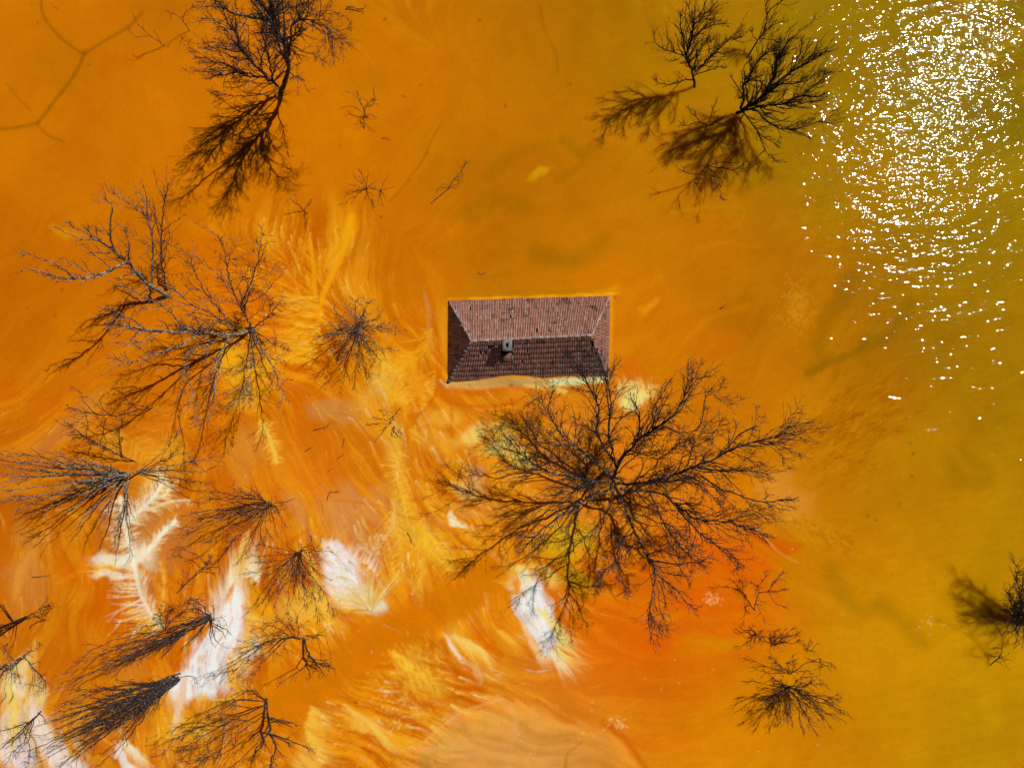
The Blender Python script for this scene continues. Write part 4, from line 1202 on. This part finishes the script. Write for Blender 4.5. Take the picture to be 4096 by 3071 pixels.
    tree('drowned_shrub', 'small tangled shrub top just right of the large top left tree', (1462, 470), [
        (.07, [(1456,512,0),(1452,470,.5),(1462,425,1.2),(1495,395,1.8)]), (.05, [(1454,470,.4),(1481,457,1),(1518,478,1.2)]), (.04, [(1450,430,.3),(1420,380,1.0),(1388,356,1.6)]),
        (.04, [(1458,440,.6),(1440,400,1.5),(1430,365,2)]), (.035, [(1470,430,.8),(1500,410,1.5),(1498,372,2)])], seed=6, d1=1.6, d2=1.4, d3=1.0, cat='shrub', lmax1=1.2)
    tree('drowned_sapling', 'small star-shaped sapling above the two yellow plumes', (1463, 757), [
        (.055, [(1463,757,0),(1440,725,1.2),(1410,700,2.2)]), (.05, [(1463,755,0),(1458,715,1.3),(1436,668,2.8)]), (.05, [(1464,755,0),(1468,715,1.3),(1465,676,2.6)]),
        (.045, [(1464,755,0),(1485,735,1),(1500,722,1.8)]), (.045, [(1464,756,0),(1490,755,.9),(1512,765,1.4)]), (.045, [(1462,756,0),(1430,742,1.2),(1400,738,2.2)])],
        seed=7, d1=.8, d2=.5, d3=.3, cat='sapling', lmax1=.9)
    tree('drowned_sapling', 'tiny sapling right of the star-shaped sapling', (1521, 762), [
        (.04, [(1521,762,0),(1535,730,.8),(1555,696,1.6)]), (.04, [(1521,762,0),(1550,756,.6),(1576,745,1.0)]), (.035, [(1521,762,0),(1532,785,.4),(1543,806,.6)]), (.03, [(1522,764,0),(1520,785,.3),(1524,802,.5)])],
        seed=8, d1=.5, d2=.3, d3=.2, cat='sapling', lmax1=.5)
    tree('drowned_sapling', 'forked sapling with a long shadow above the tangled left crown', (1216, 842), [
        (.07, [(1216,842,0),(1190,820,.9),(1160,795,1.8)]), (.06, [(1216,842,0),(1232,818,.9),(1250,788,1.9)]), (.03, [(1218,845,0),(1224,870,.3),(1234,900,.5)])], seed=9, d1=.9, d2=.5, d3=.4, cat='sapling', lmax1=.8)
    tree('fallen_branch', 'slim curved branch lying on the water left of the roof top', (1796, 745), [
        (.05, [(1725,812,.04),(1770,775,.06),(1796,745,.12),(1825,700,.3),(1855,665,.4),(1863,632,.3)]), (.035, [(1796,748,.1),(1835,735,.3),(1850,712,.5),(1842,695,.6)]), (.03, [(1796,748,.1),(1775,735,.3),(1745,760,.1)])],
        seed=10, d1=.8, d2=.5, d3=.3, cat='branch', lmax1=.7)

    tree('leaning_tree', 'thick-trunked bare tree at the left with forked pale upright limbs', (671, 1187), [
        (.34, [(671,1187,0),(600,1140,2.4),(545,1092,4.4),(505,1050,6),(480,1030,7)]),
        (.2, [(500,1048,6.2),(450,1075,7.5),(395,1098,9),(290,1117,11),(191,1092,13),(95,1067,15)]),
        (.18, [(480,1030,7),(463,1013,8),(395,963,10),(309,914,12),(247,877,14)]),
        (.16, [(470,1020,7.6),(450,985,8.8),(438,926,10.4),(446,828,12.5),(418,788,13.5)]),
        (.10, [(440,1012,8.2),(380,1008,9.4),(320,992,10.6)]),
        (.17, [(606,1142,2.2),(611,1040,4),(611,963,5.8),(588,864,7.8),(544,828,9.2),(445,752,11.5)]),
        (.10, [(588,864,7.8),(586,790,9.4),(568,745,10.5)]),
        (.09, [(511,1045,6),(520,980,8),(500,900,10)]),
        (.10, [(300,1115,11),(230,1060,13),(120,1020,15),(70,1010,16)]),
        (.08, [(395,963,10),(300,950,12),(215,915,14)]),
    ], seed=11, d1=1.0, d2=1.0, d3=.9, bark='bark_pale')
    tree('slender_tree', 'single upright stem between the thick trunk and the tangled left crown', (669, 1158), [
        (.14, [(669,1158,0),(650,1075,2.3),(645,1000,4),(648,908,5.6),(660,803,7.8),(676,735,9)]), (.07, [(650,930,5),(690,890,6.5),(740,860,7.5)]), (.06, [(646,960,4.8),(690,985,5.5),(720,970,6)])],
        seed=12, d1=.7, d2=.7, d3=.5, bark='bark')
    tree('tangled_tree', 'wide tangled bare tree with long pale trunk laid towards the left', (1010, 1312), [
        (.26, [(1010,1312,0),(939,1337,1.6),(803,1332,4.6),(648,1326,8.4),(520,1310,11),(420,1288,13)]),
        (.16, [(1010,1310,.2),(985,1270,2.5),(963,1234,4),(914,1117,7.3),(896,1024,9.8),(868,930,12)]),
        (.15, [(1000,1312,.4),(939,1302,2),(852,1259,4.4),(747,1203,7.2),(680,1129,9.4),(640,1080,11)]),
        (.13, [(753,1326,5.6),(655,1228,8.8),(556,1172,11.5),(470,1130,13.5)]),
        (.12, [(908,1340,2.4),(850,1370,4),(766,1407,6),(735,1500,7.6),(712,1600,9)]),
        (.11, [(915,1340,2.2),(870,1460,4.6),(850,1580,7),(830,1680,9)]),
        (.12, [(1005,1315,.4),(1060,1410,3.5),(1110,1500,6),(1145,1590,8)]),
        (.12, [(1010,1310,.3),(1075,1265,3.5),(1130,1200,6.5)]),
        (.11, [(1008,1312,.3),(1090,1370,3.5),(1170,1405,6)]),
        (.10, [(1005,1318,.4),(1010,1430,4),(990,1540,7),(970,1620,9)]),
        (.12, [(803,1335,4.6),(690,1390,7.4),(560,1440,10),(440,1465,12.5)]),
        (.10, [(960,1230,4),(1010,1110,6.5),(1040,1010,9),(1060,930,11)]),
        (.10, [(930,1300,2.4),(830,1180,5.5),(780,1080,8.5),(760,1000,10.5)]),
        (.09, [(648,1328,8.4),(560,1370,10.2),(480,1380,12)]),
        (.09, [(960,1225,4.2),(1050,1180,6.5),(1120,1110,9)]),
        (.08, [(745,1500,7.4),(780,1600,9),(790,1700,10.5)]),
        (.08, [(560,1300,10),(460,1240,12),(390,1230,13.5)]),
    ], seed=13, d1=1.1, d2=1.5, d3=1.6, bark='bark_pale')
    tips8 = [(1345,1228),(1385,1205),(1425,1190),(1480,1200),(1530,1240),(1570,1280),(1625,1325,5),(1560,1400),(1500,1450),(1440,1475),(1370,1445),(1310,1410),(1275,1350),(1290,1290),(1450,1260,6.5),(1390,1330,6.5),(1470,1350,6.5)]
    tree('round_shrub', 'small round bare tree between the tangled left tree and the house', (1428, 1318), fan((1428,1318), tips8, 4.6, r=.06, seed=8), seed=14, d1=1.6, d2=1.3, d3=1.0, bark='bark_pale', lmax1=1.3)
    tree('curved_shrub', 'curved shrub rising above the white feather pattern at left', (536, 1845), [
        (.12, [(536,1845,0),(470,1815,1.4),(383,1771,3.2),(320,1730,4.6),(275,1690,6)]), (.08, [(490,1822,.6),(478,1760,2),(485,1700,3.3),(496,1650,4.6)]), (.07, [(400,1780,2.8),(420,1700,4),(410,1640,5)]),
        (.07, [(345,1750,4),(350,1690,5),(330,1640,6)])], seed=15, d1=1.2, d2=1.2, d3=1.0, cat='shrub', bark='bark')
    tree('curved_shrub', 'spiky shrub under the fallen shadow of the tangled left tree', (606, 1632), [
        (.10, [(606,1632,0),(519,1648,1.8),(457,1666,3),(371,1648,4.6),(300,1640,5.6),(262,1615,6.4)]), (.06, [(371,1648,4.6),(335,1610,5.4),(330,1575,6),(290,1548,6.6)]), (.05, [(440,1664,3.3),(400,1610,4.4),(410,1570,5.2)]),
        (.06, [(560,1640,1),(520,1610,2.2),(500,1590,3)])], seed=16, d1=1.2, d2=1.3, d3=1.2, cat='shrub', bark='bark')
    tree('fanned_tree', 'many-stemmed tree fanned out to the left edge above the white feathers', (585, 1878), [
        (.2, [(585,1878,0),(540,1888,.8),(494,1900,1.8),(440,1910,3)])] +
        fan((500,1900), [(12,1812,13),(95,1828,12),(-20,1872,13),(10,1900,12),(-30,1930,13),(20,1965,12),(-20,2005,13),(60,2045,11.5),(185,1812,11),(140,2050,10),(240,2060,9),(300,2110,8),(370,2130,7),(455,2190,7),(540,2160,6),(-30,1850,14)], 11, r=.15, seed=9) +
        [(.08, [(560,1880,.6),(640,1820,2.4),(690,1765,4),(722,1705,5)]), (.08, [(570,1880,.5),(680,1830,3),(770,1800,5),(850,1768,6.5)]), (.08, [(570,1882,.5),(690,1862,3),(790,1845,5),(872,1828,6.5)]), (.08, [(570,1884,.5),(700,1880,3),(790,1890,4.5),(862,1862,6)]),
         (.07, [(560,1888,.6),(680,1900,2.8),(760,1930,4),(830,1950,5)])], seed=17, d1=.55, d2=.55, d3=.4, bark='bark_pale', ang=24, lmax1=2.2)
    tree('bushy_shrub', 'bushy bare shrub right of the white feathers', (1075, 2010), fan((1075,2015), [(745,2125,7),(770,2045,7),(800,1995,7),(855,1965,7),(930,1955,6),(820,2170,6),(900,2200,5),(980,2220,4),(1000,1960,5),(1120,2050,3),(1150,2110,3),(1060,2180,3.5),(1180,1990,3),(900,2080,6.5),(840,2080,7.5)], 6, r=.07, seed=10),
         seed=18, d1=1.1, d2=1.1, d3=.8, cat='shrub', lmax1=1.8, ang=32)
    tree('leaning_branch', 'lone forked branch slanting between the feathers and the white pan', (704, 2372), [
        (.08, [(704,2372,0),(760,2318,1),(828,2257,2),(850,2230,2.4)]), (.05, [(815,2270,1.9),(860,2265,2.4),(885,2272,2.6)]), (.045, [(828,2257,2),(780,2215,2.6),(700,2190,3.2)])], seed=19, d1=1.4, d2=1.0, d3=.6, cat='branch', lmax1=1.2)
    tree('bushy_shrub', 'dense low shrub on the left rim of the round white pan', (1195, 2205), fan((1195,2210), [(1030,2180,5),(1030,2250,5),(1055,2310,5),(1045,2420,6),(1095,2445,5),(1195,2395,4),(1335,2210,3),(1320,2320,3),(1250,2150,3),(1130,2160,4),(1170,2330,4),(1260,2290,3),(1220,2420,5),(1345,2450,4),(1280,2390,4),(1110,2360,5)], 4.5, r=.06, seed=11),
         seed=20, d1=1.1, d2=1.1, d3=.8, cat='shrub', lmax1=1.7, ang=34)
    tree('broom_tree', 'broom-like tree of slanting stems left of the long white pan', (838, 2468), fan((838,2470), [(450,2640,9),(340,2600,10),(330,2700,10),(250,2760,11),(460,2545,9),(520,2550,8),(420,2690,10),(560,2620,7),(860,2420,3),(910,2500,3),(925,2545,3),(800,2405,3),(640,2580,7),(880,2580,3),(300,2660,11),(730,2600,5)], 8, r=.10, seed=12),
         seed=21, d1=.6, d2=.65, d3=.5, cat='dead tree', ang=22, lmax1=2.4)
    tree('arched_shrub', 'small arched shrub over the left edge of the long white pan', (660, 2520), [
        (.06, [(660,2520,0),(670,2470,1),(700,2425,1.8),(750,2400,2.2),(795,2395,2)]), (.05, [(660,2520,0),(690,2480,.8),(740,2440,1.6),(800,2430,1.8)]), (.04, [(662,2520,0),(640,2470,1.2),(680,2420,2.4)])], seed=22, d1=2.2, d2=1.6, d3=1.0, cat='shrub', lmax1=1.1)
    tree('broom_tree', 'thick broom of parallel stems leaning to the lower left corner', (706, 2716), fan((704,2718), [(190,2860,11),(160,2950,12),(115,3000,13),(140,3060,13),(215,3085,13),(270,3060,12),(330,3010,11),(460,2720,7),(300,2770,10),(240,2815,11),(390,2930,9),(500,2900,7),(270,2900,11),(210,2990,12),(330,2940,10),(420,2850,8),(180,3020,12.5),(370,3080,11),(560,2880,5),(350,2850,9),(300,3000,12),(250,2950,12),(150,2900,12),(440,2990,9),(330,2890,10),(420,2790,8),(230,2860,11.5)], 11, r=.125, seed=13) +
         [(.05, [(710,2712,.2),(770,2700,1.2),(790,2735,1.6)]), (.2, [(706,2716,0),(680,2712,.8),(630,2740,1.8),(590,2760,2.6)])], seed=23, d1=.4, d2=.5, d3=.4, bark='bark', ang=16, lmax1=2.6)
    tree('forked_tree', 'forked tree with two limbs pointing right into the smooth orange run', (1214, 2553), [
        (.17, [(1214,2553,0),(1234,2615,1.6),(1283,2658,3),(1345,2677,4.4)]), (.10, [(1236,2618,1.6),(1222,2665,2.8),(1166,2702,4.6),(1110,2750,6)]), (.09, [(1245,2625,1.9),(1270,2670,3),(1298,2695,4)]),
        (.10, [(1208,2552,.1),(1178,2547,1),(1086,2560,4),(1024,2603,6),(926,2665,9),(870,2690,10.5)]), (.07, [(1178,2547,1),(1130,2490,2.8),(1050,2490,4.6)]), (.07, [(1225,2540,.2),(1296,2541,2),(1320,2600,2.4)]),
        (.07, [(1150,2550,2),(1060,2640,5),(980,2720,8)]), (.06, [(1190,2545,.8),(1190,2490,2),(1140,2440,3.4)])], seed=24, d1=1.2, d2=1.2, d3=.9, bark='bark')
    tree('forked_tree', 'tree at the bottom edge with a pale trunk running down out of view', (1063, 2796), [
        (.2, [(1063,2796,0),(1073,2875,2),(1082,2930,3.5),(1100,2992,5),(1075,3066,7),(1080,3120,8.5)]), (.11, [(1084,2935,3.6),(1150,2955,4.6),(1210,2980,5.6),(1240,3000,6)]), (.12, [(1078,2920,3.2),(1035,2985,5),(985,3050,7)]),
        (.10, [(1066,2820,.6),(970,2860,3.5),(850,2920,7),(740,2990,10)]), (.09, [(1064,2805,.3),(960,2800,3),(860,2850,6),(780,2900,8)]), (.08, [(1068,2850,1.3),(960,2930,5),(860,3010,8),(740,3060,11)]), (.08, [(1063,2800,.2),(1010,2760,2),(950,2790,4)]),
        (.07, [(900,2900,5.6),(760,2920,8.5),(640,3020,11)]), (.07, [(1075,2890,2.4),(1140,2880,3.4),(1190,2900,4.4)]), (.07, [(1030,2970,4.8),(930,3060,8),(860,3090,9)])], seed=25, d1=1.3, d2=1.4, d3=1.1, bark='bark')
    tree('cut_trunk', 'thick broken trunk jutting in from the left edge', (100, 2472), [
        (.3, [(100,2472,0),(60,2488,1),(0,2515,2.8),(-70,2560,5)]), (.13, [(50,2485,1.2),(15,2440,2),(-20,2400,3)]), (.06, [(110,2465,.2),(160,2435,1),(215,2405,1.8)]), (.05, [(100,2470,.2),(150,2460,.8),(205,2420,1.5)]), (.06, [(60,2492,1),(40,2560,2),(-10,2600,3)])],
        seed=26, d1=1.4, d2=1.1, d3=.9, bark='bark_dark')
    tree('driftwood', 'short dark stub on the mud right of the thick broken trunk', (160, 2486), [(.07, [(118,2512,.03),(140,2488,.15),(184,2480,.25)])], seed=27, d1=.6, d2=.3, d3=.2, cat='driftwood', lmax1=.5)
    tree('curling_tree', 'pale tree at the left edge with one limb curling downwards', (95, 2625), [
        (.2, [(95,2625,0),(40,2650,1.5),(-30,2690,4),(-80,2720,6)]), (.08, [(92,2626,.1),(130,2670,1),(168,2720,1.8),(172,2745,1.8),(150,2765,1.6)]), (.07, [(40,2652,1.6),(20,2720,3),(20,2800,4)]), (.06, [(90,2622,.2),(140,2590,1.2),(150,2560,2)]), (.06, [(50,2640,1.2),(10,2600,2.5),(-20,2570,3.5)]),
        (.05, [(60,2640,1),(55,2700,2.4),(60,2740,3.2)])], seed=28, d1=1.3, d2=1.2, d3=.9, bark='bark_pale')
    tree('leaning_tree', 'dark leaning stem in the bottom left corner', (160, 2844), [
        (.14, [(160,2844,0),(93,2912,2),(40,2965,4),(-20,3020,6)]), (.08, [(130,2875,.9),(100,2960,3),(60,3004,4.4),(-10,3075,7)]), (.05, [(150,2850,.2),(175,2870,.6),(180,2895,.9)]), (.06, [(93,2912,2),(120,2990,4),(110,3060,6)])], seed=29, d1=1.2, d2=1.1, d3=.8, bark='bark')

    # north-east: trees standing in the open water
    tree('drowned_tree', 'smaller of the two dark bare trees in the olive water at top', (2780, 347), [
        (.2, [(2780,347,0),(2771,293,1.8),(2744,228,3.8),(2766,157,6),(2771,81,8.6),(2842,38,11)]), (.13, [(2744,225,3.8),(2723,114,5.5),(2720,54,6.8)]), (.10, [(2744,222,3.9),(2679,206,4.6),(2630,170,5.2),(2620,130,5.8)]),
        (.12, [(2778,290,1.9),(2837,233,4.4),(2900,170,7.4),(2945,155,8.6)]), (.12, [(2766,157,6),(2826,109,8.2),(2895,95,10)]), (.10, [(2776,320,.9),(2728,320,1.2),(2668,340,1.8),(2622,325,2.4)]), (.10, [(2772,285,2),(2800,200,5),(2860,140,8)]),
        (.08, [(2730,320,1.2),(2690,360,1.5),(2670,380,1.8)]), (.08, [(2780,300,1.6),(2850,275,3.6),(2905,270,5)]), (.08, [(2765,150,6.2),(2790,90,8),(2860,80,10)]), (.07, [(2740,215,4),(2700,240,4.0),(2660,235,4.2)]), (.08, [(2790,275,2.2),(2850,220,5),(2920,210,7)])],
        seed=30, d1=2.6, d2=1.6, d3=.7, l1=.55, bark='bark_dark', ang=34, lmax1=2.6, up=.5, outward=.1)
    tree('drowned_tree', 'larger dark bare tree leaning over the olive water beside the glitter', (2956, 447), [
        (.32, [(2950,450,0),(2972,440,.6),(3010,415,1.8),(3043,391,3),(3103,304,6),(3113,239,8),(3184,141,11)]), (.2, [(2966,440,.4),(2974,400,1.6),(2972,353,3.2),(2999,304,5),(3043,233,7.4),(3124,174,10)]),
        (.2, [(3030,400,2.6),(3070,375,3.8),(3151,293,7),(3220,255,9),(3282,210,10.6)]), (.16, [(2980,438,.8),(3060,425,2.6),(3141,413,4.4),(3206,380,6.8),(3309,304,10)]), (.10, [(3141,413,4.4),(3180,425,5.4),(3220,438,6.6)]),
        (.15, [(2975,445,.5),(3021,440,1.2),(3086,499,2),(3151,516,2.8),(3260,489,4.2),(3331,478,5)]), (.13, [(2970,450,.3),(2989,465,.8),(3032,532,1.4),(3065,597,1.9),(3103,640,2.4)]), (.10, [(3032,532,1.4),(3080,560,2),(3120,590,2.6)]),
        (.10, [(3151,516,2.8),(3200,530,3.2),(3240,550,3.6)]), (.10, [(2990,320,4.6),(2975,270,6),(3010,235,7.2)]), (.10, [(3160,300,7),(3200,220,9),(3210,160,11)]), (.10, [(3100,340,5.2),(3200,330,8),(3300,280,11)]), (.08, [(3060,600,1.9),(3030,630,2),(3015,660,2.1)]),
        (.09, [(3206,380,6.8),(3260,390,8),(3310,370,9.4)]), (.09, [(2978,450,.6),(2960,480,1.2),(2942,525,1.8)]), (.10, [(3080,360,4.2),(3090,270,7),(3140,190,9.6)]), (.09, [(3140,410,4.6),(3230,410,7),(3290,395,8.6)])],
        seed=31, d1=2.6, d2=1.6, d3=.7, l1=.55, bark='bark_dark', ang=32, lmax1=2.8, up=.5, outward=.1)
    tree('upright_tree', 'upright bare stem above the larger dark tree at the top edge', (2990, 230), hz([
        (.13, [(2990,230,0),(3021,179,1.8),(3059,119,3.8),(3075,49,6.4),(3135,0,8.6),(3160,-20,9.6)]), (.07, [(3030,165,2.2),(3010,140,3.4),(3000,120,4)]), (.08, [(3055,125,3.6),(3110,95,5.2),(3150,85,6.4)]), (.07, [(3070,70,5.4),(3060,30,7),(3072,-10,8.4)]), (.07, [(3035,155,2.6),(3090,160,3.6),(3110,175,4)])], .5),
        seed=32, d1=2.4, d2=1.5, d3=.7, l1=.55, bark='bark_dark', ang=34, lmax1=2.0, up=.5, outward=.1)
    tree('drowned_branch', 'broken bough with an orange lit end left of the larger dark tree', (2826, 502), [
        (.13, [(2826,502,0),(2860,490,.6),(2890,470,1.1),(2913,450,1.5)]), (.09, [(2830,502,.1),(2790,490,.8),(2750,500,1.5),(2712,507,2.2)]), (.07, [(2835,490,.4),(2850,440,1.6),(2870,400,2.8)]), (.08, [(2826,505,0),(2810,540,.5),(2798,578,1)]), (.06, [(2800,488,.7),(2760,450,2),(2745,430,2.8)]), (.05, [(2860,490,.6),(2890,500,.9),(2905,512,1)])],
        seed=33, d1=2.0, d2=1.6, d3=.9, cat='branch', bark='bark_dark', lmax1=1.4)
    tree('drowned_branch', 'small forked branch under the broken bough in the olive water', (2862, 532), [
        (.06, [(2862,532,0),(2880,565,.7),(2925,585,1.4),(2972,556,2.2)]), (.05, [(2880,568,.7),(2890,605,1.1),(2905,620,1.4)]), (.04, [(2925,585,1.4),(2950,600,1.8),(2945,620,2)])], seed=34, d1=1.2, d2=.9, d3=.6, cat='branch', bark='bark_dark', lmax1=1.0)
    tree('drowned_shrub', 'low spidery dark shrub standing lowest of the olive water trees', (2827, 668), [
        (.11, [(2828,660,0),(2815,680,.5),(2793,700,1),(2739,692,2.2),(2712,674,2.8)]), (.07, [(2798,698,.9),(2777,730,1.6),(2750,785,2.2)]), (.06, [(2777,728,1.6),(2800,760,2),(2828,782,2.4)]), (.08, [(2832,668,0),(2860,690,.9),(2902,744,2)]), (.08, [(2832,664,0),(2890,672,1.2),(2945,680,2.2),(3000,637,3.6)]),
        (.06, [(2845,680,.5),(2868,740,1.6),(2895,800,2.6)]), (.06, [(2830,660,0),(2880,650,1.2),(2930,655,2)]), (.06, [(2840,675,.4),(2845,720,1.2),(2848,760,1.8)]), (.06, [(2830,655,0),(2835,630,.8),(2850,610,1.4)])], seed=35, d1=1.5, d2=1.1, d3=.7, cat='shrub', bark='bark_dark', lmax1=1.3)
    # south-east
    tree('drowned_shrub', 'wispy curved shrub just right of the great tree above the low thickets', (3036, 2372), [
        (.08, [(3020,2440,0),(3022,2400,.6),(3036,2370,1.2),(3030,2340,1.8)]), (.07, [(3036,2370,1.2),(3070,2366,2),(3110,2360,2.8),(3140,2350,3.4)]), (.05, [(3070,2366,2),(3105,2320,3),(3135,2285,4)]), (.05, [(3075,2370,2),(3100,2410,2.6),(3140,2422,3.2)]), (.05, [(3030,2345,1.6),(3060,2310,2.6),(3065,2285,3.2)]),
        (.05, [(3032,2350,1.5),(2995,2325,2.4),(2970,2335,2.8)]), (.05, [(3022,2400,.6),(3040,2450,1.4),(3060,2490,2)])], seed=36, d1=1.8, d2=1.4, d3=1.0, cat='shrub', bark='bark', lmax1=1.2)
    tree('drowned_shrub', 'tiny spiked tuft below the wispy curved shrub', (3019, 2542), fan((3019,2542), [(2985,2520),(3000,2505),(3020,2498),(3045,2520),(3055,2545),(3030,2570),(3000,2580),(3005,2595)], 1.2, r=.03, seed=14), seed=37, d1=1.2, d2=.8, d3=.5, cat='shrub', bark='twig', lmax1=.6)
    tree('drowned_shrub', 'low brushy tuft directly above the fan-shaped thicket', (3090, 2572), fan((3092,2572), [(3205,2525),(3180,2515),(3150,2508),(3120,2515),(3090,2530),(3165,2545),(3190,2540),(3200,2560)], 1.6, r=.035, seed=15), seed=38, d1=1.8, d2=1.3, d3=.8, cat='shrub', bark='twig', lmax1=.8)
    tree('drowned_shrub', 'very small two-pronged tuft right of the low brushy tuft', (3226, 2594), fan((3226,2594), [(3240,2555),(3247,2550),(3270,2576)], 1.0, r=.03, seed=16), seed=39, d1=.8, d2=.5, d3=.3, cat='shrub', bark='twig', lmax1=.5)
    tree('drowned_shrub', 'forked shrub rising from the upper side of the fan-shaped thicket', (3162, 2696), [
        (.07, [(3162,2696,0),(3130,2670,.9),(3084,2628,2.2)]), (.06, [(3164,2696,0),(3174,2670,.9),(3170,2620,2)]), (.05, [(3140,2690,.2),(3110,2690,1),(3085,2660,1.8)]), (.05, [(3168,2690,.2),(3220,2650,1.4),(3260,2640,2)]), (.04, [(3180,2680,.4),(3240,2690,1.4),(3290,2720,2)])], seed=40, d1=2.0, d2=1.5, d3=.9, cat='shrub', bark='bark', lmax1=1.2)
    tree('fan_thicket', 'dense fan-shaped thicket of fine twigs at the lower right', (3150, 2755), fan((3150,2750), [(3380,2885,4.5),(3372,2845,4.5),(3355,2800,4.5),(3320,2750,4),(3325,2905,4.5),(3265,2935,4),(3240,2700,3),(3300,2860,4.5),(3210,2920,4),(3090,2720,2.5),(3060,2790,2.5),(3080,2850,3),(3140,2880,3.5),(3170,2910,3.5),(3280,2800,5),(3230,2850,5),(3200,2790,4),(3030,2830,2.5),(3260,2720,3.5),(3340,2830,5),(3110,2900,3.2)], 4, r=.055, seed=17),
         seed=41, d1=1.7, d2=1.6, d3=1.2, cat='thicket', bark='bark', lmax1=1.4, ang=30)
    tree('drowned_sapling', 'fine twig tip poking up right of the forked shrub', (3282, 2655), fan((3282,2655), [(3338,2662),(3325,2650),(3320,2675),(3275,2632)], 1.2, r=.03, seed=18), seed=42, d1=1.2, d2=.8, d3=.5, cat='sapling', bark='twig', lmax1=.6)
    tree('drowned_branch', 'glossy dark hooked branch near the right edge', (4000, 2622), [
        (.09, [(3965,2660,0),(3990,2632,.5),(4003,2612,.8),(4008,2570,1.4),(4014,2535,2)]), (.05, [(3998,2622,.7),(3970,2622,1),(3937,2612,1.3)]), (.05, [(4008,2590,1.1),(3985,2590,1.3),(3962,2592,1.5)]), (.04, [(4012,2540,1.9),(4030,2510,2.4),(4028,2495,2.6)]), (.04, [(4004,2620,.6),(4020,2650,1),(4040,2680,1.4)]), (.04, [(4010,2545,1.8),(3975,2490,2.6),(3940,2470,3)])],
        seed=43, d1=1.4, d2=1.0, d3=.6, cat='branch', bark='bark_dark', lmax1=1.1)
    tree('drowned_tree', 'dark bare crown cut off by the right edge of the view', (4090, 2480), fan((4085,2490), [(4030,2370,3),(4010,2420,3),(3998,2470,2.5),(4060,2260,4),(4090,2290,4),(4130,2300,4),(4150,2420,3),(4160,2530,3),(4030,2530,2),(4060,2600,2),(4110,2620,2.5),(4120,2380,4),(4070,2330,3.5),(4020,2440,3),(4050,2380,3),(4080,2420,4),(4060,2470,3),(4040,2330,4),(4100,2350,4)], 3, r=.09, seed=19), seed=44, d1=2.2, d2=1.8, d3=1.0, bark='bark_dark', lmax1=1.6)
    tree('low_shrub', 'small scraggly shrub on the silt below the round bare tree', (1562, 1690), [
        (.05, [(1562,1690,0),(1575,1665,.7),(1603,1635,1.5)]), (.045, [(1562,1690,0),(1530,1675,.8),(1490,1670,1.5)]), (.04, [(1560,1692,0),(1540,1715,.5),(1518,1745,1)]), (.05, [(1575,1705,0),(1588,1718,.3),(1610,1726,.6)]), (.04, [(1578,1706,0),(1574,1722,.3),(1580,1738,.4)]), (.05, [(1518,1640,.1),(1535,1636,.4),(1553,1652,.6)])],
        seed=45, d1=1.8, d2=1.2, d3=.8, cat='shrub', lmax1=.8)

    # loose wood
    def stick(label, pts, r=.05, seed=0, d=.3, name='driftwood'):
        tree(name, label, pts[0][:2], [(r, pts)], seed=100 + seed, d1=d, d2=.2, d3=.1, cat='driftwood', lmax1=.4, l1=.2)
    stick('pale floating log with upturned end at the top edge', [(1385,30,.06),(1420,33,.08),(1450,38,.06),(1460,32,.2),(1470,18,.6)], .11, 1)
    stick('forked stick with white tips lying just south of the roof', [(2108,1620,.05),(2135,1600,.2),(2160,1585,.4),(2182,1578,.6)], .08, 2, .6)
    stick('single dark drifting stick alone in the water right of the house', [(2884,1233,.03),(2892,1228,.05),(2898,1223,.06)], .10, 3, 0)
    stick('thin bent stick below the small tangled shrub', [(1526,552,.05),(1555,550,.08),(1560,560,.1),(1566,564,.05)], .045, 4, 0)
    stick('thin V-shaped twig below the tiny sapling', [(1487,795,.1),(1492,812,.08),(1504,830,.05)], .04, 5, .3)
    stick('straight slanting stick on the silt right of the yellow plume', [(1254,1721,.04),(1290,1712,.1),(1312,1704,.2)], .05, 6, .5)
    stick('short hooked stick left of the low scraggly shrub', [(1348,1834,.04),(1368,1822,.1),(1382,1806,.2)], .05, 7, .6)
    stick('twisted stick between the hooked stick and the slanting stick', [(1376,1752,.15),(1378,1765,.08),(1372,1785,.05)], .045, 8, .6)
    stick('thin straight splinter lying flat on the orange silt', [(1222,1803,.03),(1240,1790,.05),(1252,1784,.05)], .03, 9, 0)
    stick('small spider-like root above the pinkish silt', [(1308,2000,.05),(1320,1968,.25),(1340,1968,.2),(1356,1967,.1)], .05, 10, 1.2)
    stick('bent dark twig left of the spider-like root', [(1313,1886,.1),(1318,1878,.1),(1328,1872,.2)], .04, 11, .6)
    stick('slender pole lying on the yellow silt above the orange run', [(1630,2130,.04),(1648,2165,.06),(1655,2175,.05)], .03, 12, .2)
    stick('small dark twig in the water north of the roof', [(1910,1086,.04),(1928,1094,.06),(1948,1082,.1)], .035, 13, .3)
    stick('slim twig pair lying on silt above the fanned left edge stub', [(128,2308,.04),(160,2304,.15),(196,2298,.3)], .04, 14, .4)


build_trees()
